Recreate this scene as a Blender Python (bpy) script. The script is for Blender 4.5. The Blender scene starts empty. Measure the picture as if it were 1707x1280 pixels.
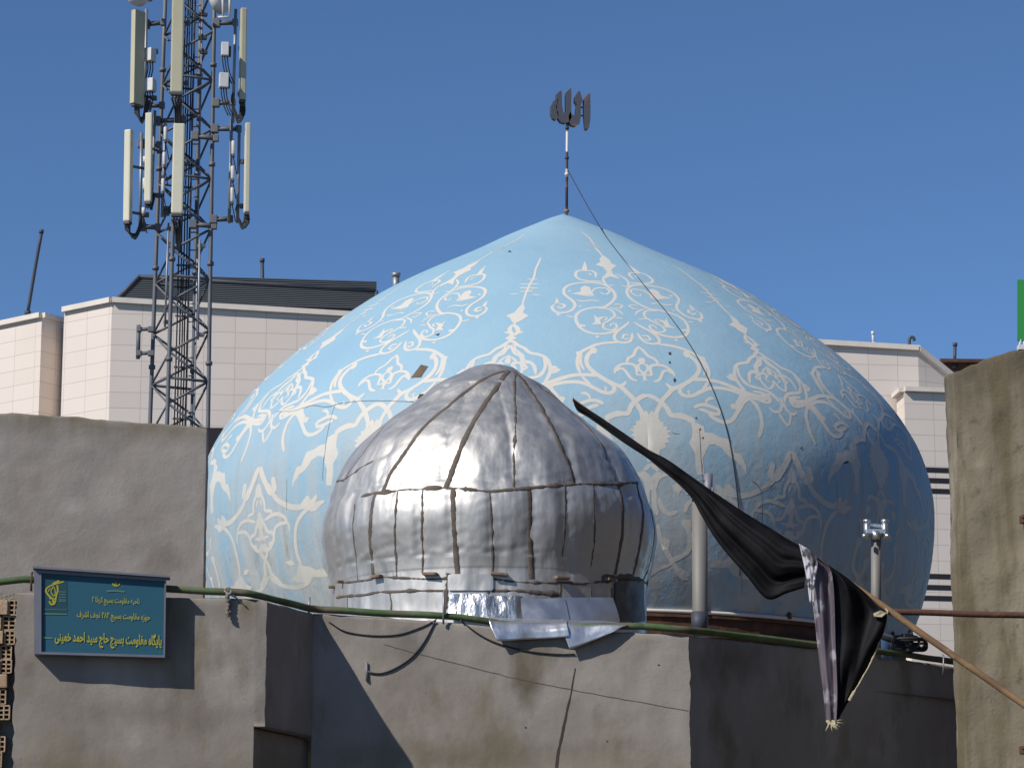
import bpy, bmesh, math, random
from mathutils import Vector, noise, geometry
from mathutils.bvhtree import BVHTree
random.seed(7)
S = bpy.context.scene
COL = S.collection
R = math.radians

# ------------------------------------------------------------------ camera
F_PX, PITCH, CAM = 4840.0, R(12.0), Vector((0, 0, 1.6))
cd = bpy.data.cameras.new('camera')
cd.sensor_width = 36.0
cd.lens = F_PX * 36.0 / 1707.0
cd.clip_start = 0.5
cd.clip_end = 4000
co = bpy.data.objects.new('camera', cd)
co.location = CAM
co.rotation_euler = (R(90) + PITCH, 0, 0)
COL.objects.link(co)
S.camera = co

# ------------------------------------------------------------------ light
SUN = Vector((-0.598, -0.492, 0.633)).normalized()
w = bpy.data.worlds.new('World')
S.world = w
w.use_nodes = True
wt = w.node_tree
bg = wt.nodes['Background']
sky = wt.nodes.new('ShaderNodeTexSky')
sky.sky_type = 'NISHITA'
sky.sun_disc = False
sky.sun_elevation = math.asin(SUN.z)
sky.sun_rotation = math.atan2(SUN.x, SUN.y)
sky.altitude = 3000
sky.air_density = 1.0
sky.dust_density = 0.0
sky.ozone_density = 4.0
tint = wt.nodes.new('ShaderNodeMix')
tint.data_type = 'RGBA'
tint.blend_type = 'MULTIPLY'
tint.inputs['Factor'].default_value = 1.0
tint.inputs['B'].default_value = (1.0, 1.19, 1.34, 1)
wt.links.new(sky.outputs['Color'], tint.inputs['A'])
wt.links.new(tint.outputs['Result'], bg.inputs['Color'])
bg.inputs['Strength'].default_value = 0.082
sd = bpy.data.lights.new('sun', 'SUN')
sd.energy = 4.6
sd.angle = R(0.53)
sd.color = (1.0, 0.945, 0.86)
so = bpy.data.objects.new('sun', sd)
so.rotation_euler = SUN.to_track_quat('Z', 'Y').to_euler()
so.location = (-30, -20, 40)
COL.objects.link(so)
S.view_settings.view_transform = 'Standard'
S.view_settings.look = 'None'
S.view_settings.gamma = 1
S.view_settings.exposure = 0.0


# ------------------------------------------------------------------ helpers
def P(px, py, Y):
    """point of the place that the photo shows at pixel (px, py), Y metres ahead of the camera"""
    dx = (px - 853.5) / F_PX
    dy = (640 - py) / F_PX
    v = Vector((dx, math.cos(PITCH) - dy * math.sin(PITCH), math.sin(PITCH) + dy * math.cos(PITCH)))
    return CAM + v * (Y / v.y)


def tag(o, label=None, cat=None, group=None, kind=None):
    if label: o['label'] = label
    if cat: o['category'] = cat
    if group: o['group'] = group
    if kind: o['kind'] = kind
    return o


def empty(name, loc, label, cat, group=None):
    o = bpy.data.objects.new(name, None)
    o.location = loc
    o.empty_display_size = 0.2
    COL.objects.link(o)
    o['base'] = [loc[0], loc[1], loc[2]]
    return tag(o, label, cat, group)


def obj(name, bm, mat, parent=None, smooth=False, loc=None):
    """one mesh object; vertices are given in world space"""
    me = bpy.data.meshes.new(name)
    base = Vector((0, 0, 0))
    if parent is not None:
        base = Vector(parent['base'])
    elif loc is not None:
        base = Vector(loc)
    for v in bm.verts:
        v.co -= base
    bm.to_mesh(me)
    bm.free()
    if isinstance(mat, (list, tuple)):
        for m in mat: me.materials.append(m)
    else:
        me.materials.append(mat)
    if smooth:
        me.polygons.foreach_set('use_smooth', [True] * len(me.polygons))
    o = bpy.data.objects.new(name, me)
    o['base'] = [base.x, base.y, base.z]
    COL.objects.link(o)
    if parent is not None:
        o.parent = parent
        o.location = (0, 0, 0)
    else:
        o.location = base
    return o


def BM(): return bmesh.new()


def quad(bm, a, b, c, d, mi=0):
    vs = [bm.verts.new(x) for x in (a, b, c, d)]
    f = bm.faces.new(vs)
    f.material_index = mi
    return f


def box(bm, c, s, rz=0.0, rx=0.0, ry=0.0, mi=0, bev=0.0):
    from mathutils import Euler
    m = Euler((rx, ry, rz)).to_matrix()
    c = Vector(c)
    vs = []
    for z in (-.5, .5):
        for y in (-.5, .5):
            for x in (-.5, .5):
                vs.append(bm.verts.new(c + m @ Vector((x * s[0], y * s[1], z * s[2]))))
    fs = []
    for f in ((0, 2, 3, 1), (4, 5, 7, 6), (0, 1, 5, 4), (2, 6, 7, 3), (0, 4, 6, 2), (1, 3, 7, 5)):
        g = bm.faces.new([vs[i] for i in f])
        g.material_index = mi
        fs.append(g)
    if bev > 0:
        es = list({e for f in fs for e in f.edges})
        bmesh.ops.bevel(bm, geom=es, offset=bev, segments=2, affect='EDGES', profile=0.6)
    return vs


def hexa(bm, front, back):
    """solid between two loops of equal length"""
    a = [bm.verts.new(p) for p in front]
    b = [bm.verts.new(p) for p in back]
    n = len(a)
    bm.faces.new(a)
    bm.faces.new(b[::-1])
    for i in range(n):
        j = (i + 1) % n
        bm.faces.new((a[j], a[i], b[i], b[j]))


def crom(pts, step):
    """Catmull-Rom through 2-D or 3-D points, resampled about every step"""
    pts = [Vector(p) for p in pts]
    if len(pts) < 3:
        a, b = pts[0], pts[-1]
        n = max(1, int((b - a).length / step))
        return [a.lerp(b, i / n) for i in range(n + 1)]
    out = []
    e = [pts[0] * 2 - pts[1]] + pts + [pts[-1] * 2 - pts[-2]]
    for i in range(1, len(e) - 2):
        p0, p1, p2, p3 = e[i - 1], e[i], e[i + 1], e[i + 2]
        n = max(1, int((p2 - p1).length / step))
        for k in range(n):
            t = k / n
            out.append(0.5 * ((2 * p1) + (p2 - p0) * t + (2 * p0 - 5 * p1 + 4 * p2 - p3) * t * t
                              + (3 * p1 - p0 - 3 * p2 + p3) * t ** 3))
    out.append(pts[-1])
    return out


def tube(bm, pts, r, n=8, cap=True, mi=0):
    pts = [Vector(p) for p in pts]
    rs = r if isinstance(r, (list, tuple)) else [r] * len(pts)
    rings = []
    up = None
    for i, p in enumerate(pts):
        t = (pts[min(i + 1, len(pts) - 1)] - pts[max(i - 1, 0)])
        if t.length < 1e-9: t = Vector((0, 0, 1))
        t.normalize()
        if up is None:
            up = Vector((0, 0, 1)) if abs(t.z) < 0.9 else Vector((0, 1, 0))
        u = t.cross(up)
        if u.length < 1e-6: u = t.cross(Vector((1, 0, 0)))
        u.normalize()
        v = u.cross(t).normalized()
        up = v
        rings.append([bm.verts.new(p + (u * math.cos(2 * math.pi * k / n) + v * math.sin(2 * math.pi * k / n)) * rs[i])
                      for k in range(n)])
    for a, b in zip(rings, rings[1:]):
        for k in range(n):
            f = bm.faces.new((a[k], b[k], b[(k + 1) % n], a[(k + 1) % n]))
            f.smooth = True
            f.material_index = mi
    if cap and n > 2:
        f = bm.faces.new(rings[0]); f.material_index = mi
        f = bm.faces.new(rings[-1][::-1]); f.material_index = mi


def bar(bm, a, b, wd, n=4):
    tube(bm, [a, b], wd / 2 * (1.41 if n == 4 else 1), n)


# ------------------------------------------------------------------ materials
def mat(name, col, rough=0.8, metal=0.0, layers=(), bumps=(), spec=0.4, coat=0.0, rvar=0.0, spots=(), coat_rough=0.03):
    """layers: (colour, noise scale, lo, hi, strength, (sx, sy, sz), detail)   bumps: (scale, strength, distance, (s))"""
    m = bpy.data.materials.new(name)
    m.use_nodes = True
    nt = m.node_tree
    b = nt.nodes['Principled BSDF']
    b.inputs['Roughness'].default_value = rough
    b.inputs['Metallic'].default_value = metal
    b.inputs['Specular IOR Level'].default_value = spec
    b.inputs['Coat Weight'].default_value = coat
    b.inputs['Coat Roughness'].default_value = coat_rough
    tc = nt.nodes.new('ShaderNodeTexCoord')

    def nz(scale, st=(1, 1, 1), det=4.0, off=0.0, rgh=0.55):
        mp = nt.nodes.new('ShaderNodeMapping')
        mp.inputs['Scale'].default_value = st
        mp.inputs['Location'].default_value = (off, off * 1.7, off * 0.3)
        nt.links.new(tc.outputs['Object'], mp.inputs['Vector'])
        n = nt.nodes.new('ShaderNodeTexNoise')
        n.inputs['Scale'].default_value = scale
        n.inputs['Detail'].default_value = det
        n.inputs['Roughness'].default_value = rgh
        nt.links.new(mp.outputs['Vector'], n.inputs['Vector'])
        return n.outputs['Fac']
    cur = None
    rgb = nt.nodes.new('ShaderNodeRGB')
    rgb.outputs[0].default_value = (*col, 1)
    cur = rgb.outputs[0]
    for i, L in enumerate(layers):
        c2, sc, lo, hi, st = L[:5]
        strx = L[5] if len(L) > 5 else (1, 1, 1)
        det = L[6] if len(L) > 6 else 5.0
        f = nz(sc, strx, det, off=3.1 * (i + 1))
        mr = nt.nodes.new('ShaderNodeMapRange')
        mr.inputs['From Min'].default_value = lo
        mr.inputs['From Max'].default_value = hi
        mr.inputs['To Max'].default_value = st
        nt.links.new(f, mr.inputs['Value'])
        fac = mr.outputs['Result']
        if len(L) > 7 and L[7]:
            # limited to a band of height: (z where it is full, z where it has gone), object space
            sx = nt.nodes.new('ShaderNodeSeparateXYZ')
            nt.links.new(tc.outputs['Object'], sx.inputs[0])
            m2 = nt.nodes.new('ShaderNodeMapRange')
            m2.inputs['From Min'].default_value = L[7][1]
            m2.inputs['From Max'].default_value = L[7][0]
            nt.links.new(sx.outputs['Z'], m2.inputs['Value'])
            mm = nt.nodes.new('ShaderNodeMath')
            mm.operation = 'MULTIPLY'
            nt.links.new(fac, mm.inputs[0])
            nt.links.new(m2.outputs['Result'], mm.inputs[1])
            fac = mm.outputs[0]
        mx = nt.nodes.new('ShaderNodeMix')
        mx.data_type = 'RGBA'
        nt.links.new(fac, mx.inputs['Factor'])
        nt.links.new(cur, mx.inputs['A'])
        mx.inputs['B'].default_value = (*c2, 1)
        cur = mx.outputs['Result']
    for i, (cen, rad_, c2, st) in enumerate(spots):      # stains with a place and a ragged outline of their own
        mp = nt.nodes.new('ShaderNodeMapping')
        mp.inputs['Scale'].default_value = [1 / r_ for r_ in rad_]
        mp.inputs['Location'].default_value = [-c_ / r_ for c_, r_ in zip(cen, rad_)]
        nt.links.new(tc.outputs['Object'], mp.inputs['Vector'])
        ln = nt.nodes.new('ShaderNodeVectorMath')
        ln.operation = 'LENGTH'
        nt.links.new(mp.outputs['Vector'], ln.inputs[0])
        f = nz(5.0, (1, 1, .6), 6, off=5.5 * (i + 2))
        ad = nt.nodes.new('ShaderNodeMath')
        ad.operation = 'MULTIPLY_ADD'
        ad.inputs[1].default_value = 1.6
        nt.links.new(f, ad.inputs[0])
        nt.links.new(ln.outputs['Value'], ad.inputs[2])
        mr = nt.nodes.new('ShaderNodeMapRange')
        mr.inputs['From Min'].default_value = 1.75
        mr.inputs['From Max'].default_value = 0.9
        mr.inputs['To Max'].default_value = st
        nt.links.new(ad.outputs[0], mr.inputs['Value'])
        mx = nt.nodes.new('ShaderNodeMix')
        mx.data_type = 'RGBA'
        nt.links.new(mr.outputs['Result'], mx.inputs['Factor'])
        nt.links.new(cur, mx.inputs['A'])
        mx.inputs['B'].default_value = (*c2, 1)
        cur = mx.outputs['Result']
    nt.links.new(cur, b.inputs['Base Color'])
    if rvar:
        f = nz(6.0, (1, 1, 1), 5, 11.0)
        mr = nt.nodes.new('ShaderNodeMapRange')
        mr.inputs['From Min'].default_value = 0.3
        mr.inputs['From Max'].default_value = 0.7
        mr.inputs['To Min'].default_value = max(0.02, rough - rvar)
        mr.inputs['To Max'].default_value = min(1, rough + rvar)
        nt.links.new(f, mr.inputs['Value'])
        nt.links.new(mr.outputs['Result'], b.inputs['Roughness'])
    last = None
    for i, B in enumerate(bumps):
        f = nz(B[0], B[3] if len(B) > 3 else (1, 1, 1), B[4] if len(B) > 4 else 6.0, off=7.7 * (i + 1))
        bp = nt.nodes.new('ShaderNodeBump')
        bp.inputs['Strength'].default_value = B[1]
        bp.inputs['Distance'].default_value = B[2]
        nt.links.new(f, bp.inputs['Height'])
        if last is not None: nt.links.new(last, bp.inputs['Normal'])
        last = bp.outputs['Normal']
    if last is not None: nt.links.new(last, b.inputs['Normal'])
    return m


M = {}
O1 = Vector((0, 25.5, 0))
O2 = Vector((-5, 30, 0))
M['plaster'] = mat('cement_plaster', (0.285, 0.255, 0.226), 0.92, layers=(
    ((0.225, 0.195, 0.165), 0.9, 0.40, 0.66, 0.8, (1, 1, 1), 6),
    ((0.36, 0.33, 0.297), 1.9, 0.50, 0.70, 0.7, (1, 1, 0.6), 6),
    ((0.165, 0.14, 0.09), 1.5, 0.55, 0.69, 0.85, (1.3, 1.3, 0.6), 6),
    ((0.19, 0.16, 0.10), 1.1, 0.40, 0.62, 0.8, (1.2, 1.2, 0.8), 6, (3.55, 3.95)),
    ((0.19, 0.165, 0.13), 3.2, 0.42, 0.58, 0.7, (2.0, 2.0, 0.3), 6, (5.2, 4.7)),
    ((0.14, 0.125, 0.10), 30.0, 0.64, 0.74, 0.45)),
    bumps=((5.0, 0.4, 0.02), (38.0, 0.28, 0.005), (160.0, 0.25, 0.002)),
    spots=((P(872, 1125, 26.1) - O1, (.20, .5, .42), (0.10, 0.082, 0.05), .85), (P(905, 1085, 26.1) - O1, (.22, .5, .22), (0.13, 0.11, 0.075), .7),
           (P(690, 1075, 26.0) - O1, (.30, .5, .20), (0.14, 0.125, 0.10), .6), (P(1210, 1100, 26.7) - O1, (.5, .8, .3), (0.12, 0.105, 0.08), .8),
           (P(250, 1190, 24.9) - O1, (1.1, .5, .16), (0.16, 0.14, 0.115), .6), (P(760, 1262, 26.1) - O1, (1.6, .8, .22), (0.15, 0.13, 0.085), .7),
           (P(1420, 1130, 28) - O1, (1.0, 1.5, .35), (0.35, 0.33, 0.30), .5)))
M['plaster_olive'] = mat('stained_concrete', (0.178, 0.152, 0.108), 0.95, layers=(
    ((0.115, 0.092, 0.055), 1.7, 0.43, 0.57, 0.9, (2.4, 2.4, 0.22), 6),
    ((0.29, 0.255, 0.19), 2.1, 0.54, 0.70, 0.7, (1.8, 1.8, 0.4), 6),
    ((0.075, 0.06, 0.038), 2.6, 0.38, 0.58, 0.9, (1.2, 1.2, .5), 8, (7.35, 6.8)),
    ((0.075, 0.062, 0.042), 9.0, 0.60, 0.72, 0.7, (1, 1, .8), 8)),
    bumps=((6.0, 0.5, 0.03), (30.0, 0.5, 0.010), (120.0, 0.4, 0.004)))
M['plaster_rear'] = mat('rear_wall_plaster', (0.30, 0.272, 0.245), 0.92, layers=(
    ((0.255, 0.225, 0.197), 0.8, 0.40, 0.66, 0.7, (1, 1, 1), 5),
    ((0.36, 0.342, 0.32), 2.0, 0.55, 0.72, 0.5, (1, 1, 0.8), 5),
    ((0.15, 0.125, 0.08), 1.3, 0.36, 0.56, 0.95, (1.6, 1.6, 0.5), 6, (7.62, 7.28))),
    bumps=((4.0, 0.4, 0.03), (34.0, 0.35, 0.007)),
    spots=((P(280, 935, 29.95) - O2, (.27, .6, .25), (0.20, 0.172, 0.15), .9), (P(120, 845, 29.8) - O2, (.15, .5, .13), (0.38, 0.36, 0.345), .7)))
M['blue'] = mat('pale_blue_paint', (0.268, 0.430, 0.535), 0.6, layers=(
    ((0.30, 0.445, 0.54), 0.5, 0.38, 0.66, 0.8, (1, 1, 0.8), 5),
    ((0.215, 0.37, 0.52), 0.6, 0.46, 0.70, 0.4, (1, 1, 0.7), 3),
    ((0.44, 0.46, 0.45), 1.6, 0.36, 0.58, 0.95, (2.0, 2.0, 0.12), 6, (2.2, 4.4)),
    ((0.36, 0.38, 0.37), 4.5, 0.44, 0.64, 0.8, (2.2, 2.2, 0.09), 5, (1.65, 4.25)),
    ((0.22, 0.205, 0.155), 2.6, 0.57, 0.72, 0.7, (2.2, 2.2, 0.14), 7, (1.65, 3.85)),
    ((0.20, 0.20, 0.18), 7.0, 0.62, 0.74, 0.5, (1, 1, .6), 7, (1.65, 4.25))),
    bumps=((1.6, 0.35, 0.06), (14.0, 0.25, 0.012), (70.0, 0.2, 0.004)), spec=0.35)
M['white_paint'] = mat('faded_white_paint', (0.60, 0.565, 0.50), 0.7, layers=(
    ((0.56, 0.55, 0.52), 1.2, 0.40, 0.65, 0.8),
    ((0.42, 0.54, 0.62), 9.0, 0.60, 0.76, 0.5, (1, 1, 0.5), 6),
    ((0.44, 0.46, 0.42), 2.4, 0.42, 0.64, 0.75, (1.6, 1.6, 0.2), 6, (1.85, 4.25)),
    ((0.40, 0.33, 0.22), 30.0, 0.68, 0.78, 0.35)),
    bumps=((14.0, 0.25, 0.012), (70.0, 0.25, 0.004)))
M['crack'] = mat('dark_crack', (0.06, 0.05, 0.04), 0.95)
M['hairline'] = mat('hairline_dirt', (0.13, 0.115, 0.10), 0.95)
M['bare'] = mat('bare_brown_patch', (0.14, 0.105, 0.075), 0.9, layers=(((0.07, 0.05, 0.035), 9, .4, .7, .8),))
M['silver'] = mat('aluminium_foil', (0.535, 0.52, 0.50), 0.58, 0.82, layers=(
    ((0.50, 0.49, 0.47), 1.6, .4, .65, .7),
    ((0.33, 0.29, 0.24), 8.0, .62, .75, .5, (1, 1, .5), 7)),
    bumps=((2.4, 0.55, 0.10, (1.6, 1.6, .4), 1.5), (6.0, 0.22, 0.04, (1.3, 1.3, .6), 2.0), (40.0, 0.06, 0.004)), rvar=0.06, coat=0.5, coat_rough=0.22)
M['foil_crumpled'] = mat('crumpled_foil', (0.58, 0.58, 0.58), 0.32, 0.92, layers=(
    ((0.40, 0.36, 0.31), 5.0, .5, .7, .7),),
    bumps=((9.0, 0.6, 0.05, (1, 1, .35), 3.0), (30.0, 0.35, 0.012)), rvar=0.1)
M['foil_flap'] = mat('foil_sheet', (0.60, 0.62, 0.66), 0.42, 0.85, layers=(((0.48, 0.48, 0.48), 3, .4, .7, .6),),
                     bumps=((5.0, 0.3, 0.03, (1, 1, 1), 2.0), (30.0, 0.15, 0.006)), rvar=0.1)
M['dark_wrap'] = mat('sooty_foil', (0.085, 0.082, 0.082), 0.5, 0.35, layers=(((0.16, 0.155, 0.15), 6, .5, .7, .7),), bumps=((14, .4, .02),))
M['bitumen'] = mat('bitumen_seam', (0.095, 0.075, 0.060), 0.75, layers=(((0.16, 0.13, 0.105), 9, .45, .7, .7),),
                   bumps=((60, .6, .01),))
M['rust'] = mat('rusty_steel', (0.085, 0.04, 0.024), 0.85, layers=(
    ((0.16, 0.075, 0.035), 6, .5, .7, .8), ((0.045, 0.03, 0.025), 3, .5, .7, .7)), bumps=((40, .5, .01),))
M['galv'] = mat('galvanised_steel', (0.30, 0.31, 0.33), 0.5, 0.55, layers=(
    ((0.16, 0.15, 0.14), 3.0, .5, .7, .6), ((0.17, 0.10, 0.06), 8.0, .64, .76, .6)))
M['tower'] = mat('tower_steel', (0.125, 0.132, 0.15), 0.6, 0.2, layers=(((0.18, 0.17, 0.165), 2.0, .45, .7, .7),))
M['cable'] = mat('black_cable', (0.02, 0.021, 0.025), 0.6)
M['radome'] = mat('radome_plastic', (0.46, 0.43, 0.30), 0.6, layers=(((0.40, 0.37, 0.26), 1.2, .4, .7, .6),))
M['radome_pale'] = mat('pale_radome_plastic', (0.60, 0.57, 0.44), 0.55, layers=(((0.53, 0.50, 0.39), 1.2, .4, .7, .6),))
M['radio'] = mat('radio_grey', (0.60, 0.59, 0.58), 0.5, layers=(((0.45, 0.44, 0.43), 5, .5, .7, .6),))
M['dark_plastic'] = mat('dark_plastic', (0.07, 0.07, 0.075), 0.6)
M['post'] = mat('grey_post_paint', (0.19, 0.182, 0.17), 0.6, 0.1, layers=(((0.17, 0.155, 0.14), 4, .5, .7, .6, (1, 1, .3)),))
M['post_dark'] = mat('dark_grey_post', (0.20, 0.20, 0.23), 0.55, 0.2, layers=(((0.12, 0.11, 0.11), 6, .5, .7, .6),))
M['post_shade'] = mat('navy_foot_shade', (0.045, 0.05, 0.075), 0.6)  # shadow at the post foot, put into the colour
M['chrome'] = mat('bright_zinc', (0.75, 0.75, 0.74), 0.28, 0.9, bumps=((30, .3, .01),))
M['flag'] = mat('black_satin', (0.0038, 0.0038, 0.0045), 0.62, layers=(((0.012, 0.011, 0.013), 5, .4, .7, .8),), spec=0.11,
                bumps=((9, .25, .02, (1, 1, .5)), (60, .15, .003)))
M['flag_grey'] = mat('mauve_grey_satin', (0.115, 0.088, 0.105), 0.5, layers=(
    ((0.055, 0.045, 0.058), 4, .45, .65, .8, (3, 3, .25)), ((0.33, 0.32, 0.35), 7, .56, .66, .85, (1, 1, .8))), spec=0.5)
M['flag_white'] = mat('white_print', (0.50, 0.49, 0.53), 0.6, layers=(((0.05, 0.04, 0.05), 14, .50, .56, .9),))
M['fringe'] = mat('cream_fringe', (0.42, 0.37, 0.25), 0.9, layers=(((0.28, 0.23, 0.14), 30, .4, .7, .8),), bumps=((90, .8, .01),))
M['wood'] = mat('weathered_wood', (0.24, 0.15, 0.075), 0.8, layers=(
    ((0.13, 0.075, 0.04), 4, .45, .65, .8), ((0.33, 0.22, 0.11), 14, .55, .7, .6)))
M['green_pipe'] = mat('mottled_green_pipe', (0.060, 0.105, 0.034), 0.7, layers=(
    ((0.13, 0.16, 0.085), 3.2, .45, .62, .8), ((0.115, 0.095, 0.06), 1.7, .50, .60, .9, (1.6, 1, 1)),
    ((0.03, 0.06, 0.02), 5.0, .56, .68, .8)), bumps=((30, .3, .006),))
M['sign_frame'] = mat('sign_grey_metal', (0.17, 0.175, 0.21), 0.55, 0.2, layers=(((0.12, 0.12, 0.14), 5, .45, .7, .5),))
M['sign_face'] = mat('sign_teal', (0.017, 0.090, 0.138), 0.5, layers=(((0.018, 0.095, 0.13), 2, .4, .7, .6),))
M['sign_panel'] = mat('sign_dark_teal', (0.012, 0.060, 0.080), 0.5)
M['sign_yellow'] = mat('sign_yellow', (0.36, 0.345, 0.03), 0.5)
M['sign_faint'] = mat('sign_faint_letters', (0.09, 0.19, 0.15), 0.5)
M['finial'] = mat('dark_cut_steel', (0.060, 0.064, 0.080), 0.6, 0.2, layers=(((0.22, 0.10, 0.05), 7, .58, .7, .7),))
M['finial_pole'] = mat('peeling_pole_paint', (0.62, 0.58, 0.55), 0.7, layers=(
    ((0.05, 0.04, 0.045), 2.6, .50, .53, 1.0, (.3, .3, 1.4), 2), ((0.30, 0.15, 0.08), 3.3, .52, .58, .9, (.5, .5, 1.3), 3)))
M['louvre'] = mat('louvre_dark_grey', (0.075, 0.084, 0.10), 0.55, 0.1)
M['louvre_side'] = mat('louvre_frame_grey', (0.05, 0.056, 0.066), 0.6)
M['coping'] = mat('cream_coping', (0.68, 0.62, 0.55), 0.7, layers=(((0.55, 0.49, 0.43), 2, .45, .7, .5),))
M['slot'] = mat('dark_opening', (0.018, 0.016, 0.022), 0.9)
M['pole_dark'] = mat('dark_pole', (0.055, 0.06, 0.075), 0.6)
M['brick'] = mat('hollow_clay_brick', (0.40, 0.29, 0.185), 0.92, layers=(((0.29, 0.19, 0.12), 6, .4, .7, .8),
                                                                       ((0.42, 0.36, 0.29), 14, .55, .7, .6)), bumps=((50, .6, .01),))
M['stub'] = mat('tarred_brick', (0.21, 0.155, 0.115), 0.9, layers=(((0.09, 0.07, 0.055), 12, .45, .65, .8),))
M['mortar'] = mat('grey_mortar', (0.24, 0.21, 0.18), 0.95, bumps=((40, .8, .02),))
M['green_sign'] = mat('green_cloth', (0.01, 0.20, 0.035), 0.7)
M['rope'] = mat('dirty_white_rope', (0.40, 0.36, 0.31), 0.9)
M['rag'] = mat('grey_rag', (0.16, 0.14, 0.125), 0.9)
M['barrel'] = mat('blue_plastic', (0.05, 0.10, 0.20), 0.5)
M['asphalt'] = mat('asphalt', (0.075, 0.072, 0.068), 0.95, layers=(((0.11, 0.10, 0.09), .3, .4, .7, .8),))
M['roof'] = mat('bitumen_roof', (0.16, 0.14, 0.12), 0.95, layers=(((0.10, 0.09, 0.08), 1, .4, .7, .8),))


def panel_mat():
    m = bpy.data.materials.new('beige_cladding_panels')
    m.use_nodes = True
    nt = m.node_tree
    b = nt.nodes['Principled BSDF']
    b.inputs['Roughness'].default_value = 0.6
    uv = nt.nodes.new('ShaderNodeUVMap')
    br = nt.nodes.new('ShaderNodeTexBrick')
    br.offset = 0.0
    br.squash = 1.0
    br.inputs['Scale'].default_value = 1.0
    br.inputs['Brick Width'].default_value = 0.82
    br.inputs['Row Height'].default_value = 0.425
    br.inputs['Mortar Size'].default_value = 0.010
    br.inputs['Mortar Smooth'].default_value = 0.3
    br.inputs['Bias'].default_value = 0.0
    br.inputs['Color1'].default_value = (0.67, 0.585, 0.515, 1)
    br.inputs['Color2'].default_value = (0.70, 0.615, 0.545, 1)
    br.inputs['Mortar'].default_value = (0.49, 0.43, 0.38, 1)
    nt.links.new(uv.outputs['UV'], br.inputs['Vector'])
    tc = nt.nodes.new('ShaderNodeTexCoord')
    n = nt.nodes.new('ShaderNodeTexNoise')
    n.inputs['Scale'].default_value = 0.5
    n.inputs['Detail'].default_value = 5
    nt.links.new(tc.outputs['Object'], n.inputs['Vector'])
    mr = nt.nodes.new('ShaderNodeMapRange')
    mr.inputs['From Min'].default_value = .45
    mr.inputs['From Max'].default_value = .75
    mr.inputs['To Max'].default_value = .35
    nt.links.new(n.outputs['Fac'], mr.inputs['Value'])
    mx = nt.nodes.new('ShaderNodeMix')
    mx.data_type = 'RGBA'
    nt.links.new(mr.outputs['Result'], mx.inputs['Factor'])
    nt.links.new(br.outputs['Color'], mx.inputs['A'])
    mx.inputs['B'].default_value = (0.61, 0.53, 0.455, 1)
    nt.links.new(mx.outputs['Result'], b.inputs['Base Color'])
    bp = nt.nodes.new('ShaderNodeBump')
    bp.inputs['Strength'].default_value = 0.35
    bp.inputs['Distance'].default_value = 0.015
    bp.invert = True
    nt.links.new(br.outputs['Fac'], bp.inputs['Height'])
    nt.links.new(bp.outputs['Normal'], b.inputs['Normal'])
    return m


M['panel'] = panel_mat()
M['blocker_brown'] = mat('blocker_dark_brown', (0.085, 0.062, 0.048), 0.9, layers=(((0.05, 0.04, 0.033), 1.0, .4, .7, .8),))  # dark colour of the added building that cuts sky light

# ------------------------------------------------------------------ ground
bm = BM()
quad(bm, (-600, -400, 0), (600, -400, 0), (600, 900, 0), (-600, 900, 0))
tag(obj('ground', bm, M['asphalt']), kind='structure')


# unseen building added off frame to cut sky fill and darken foil reflections
sky_blocker = empty('unseen_sky_blocker', (15, 12, 0), 'unseen dark brown building, added to cut sky light, mirrored in the right side of the foil dome', 'building')
bm = BM()
box(bm, (17, 14, 6.0), (12, 44, 12))
obj('wall', bm, M['blocker_brown'], sky_blocker)
for y in range(-6, 35, 4):  # invented windows of the added building
    for z in (2.2, 5.6, 9.0):
        bm = BM()
        box(bm, (10.98, y, z), (.08, 1.5, 1.7))
        obj('window', bm, M['slot'], sky_blocker)

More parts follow.
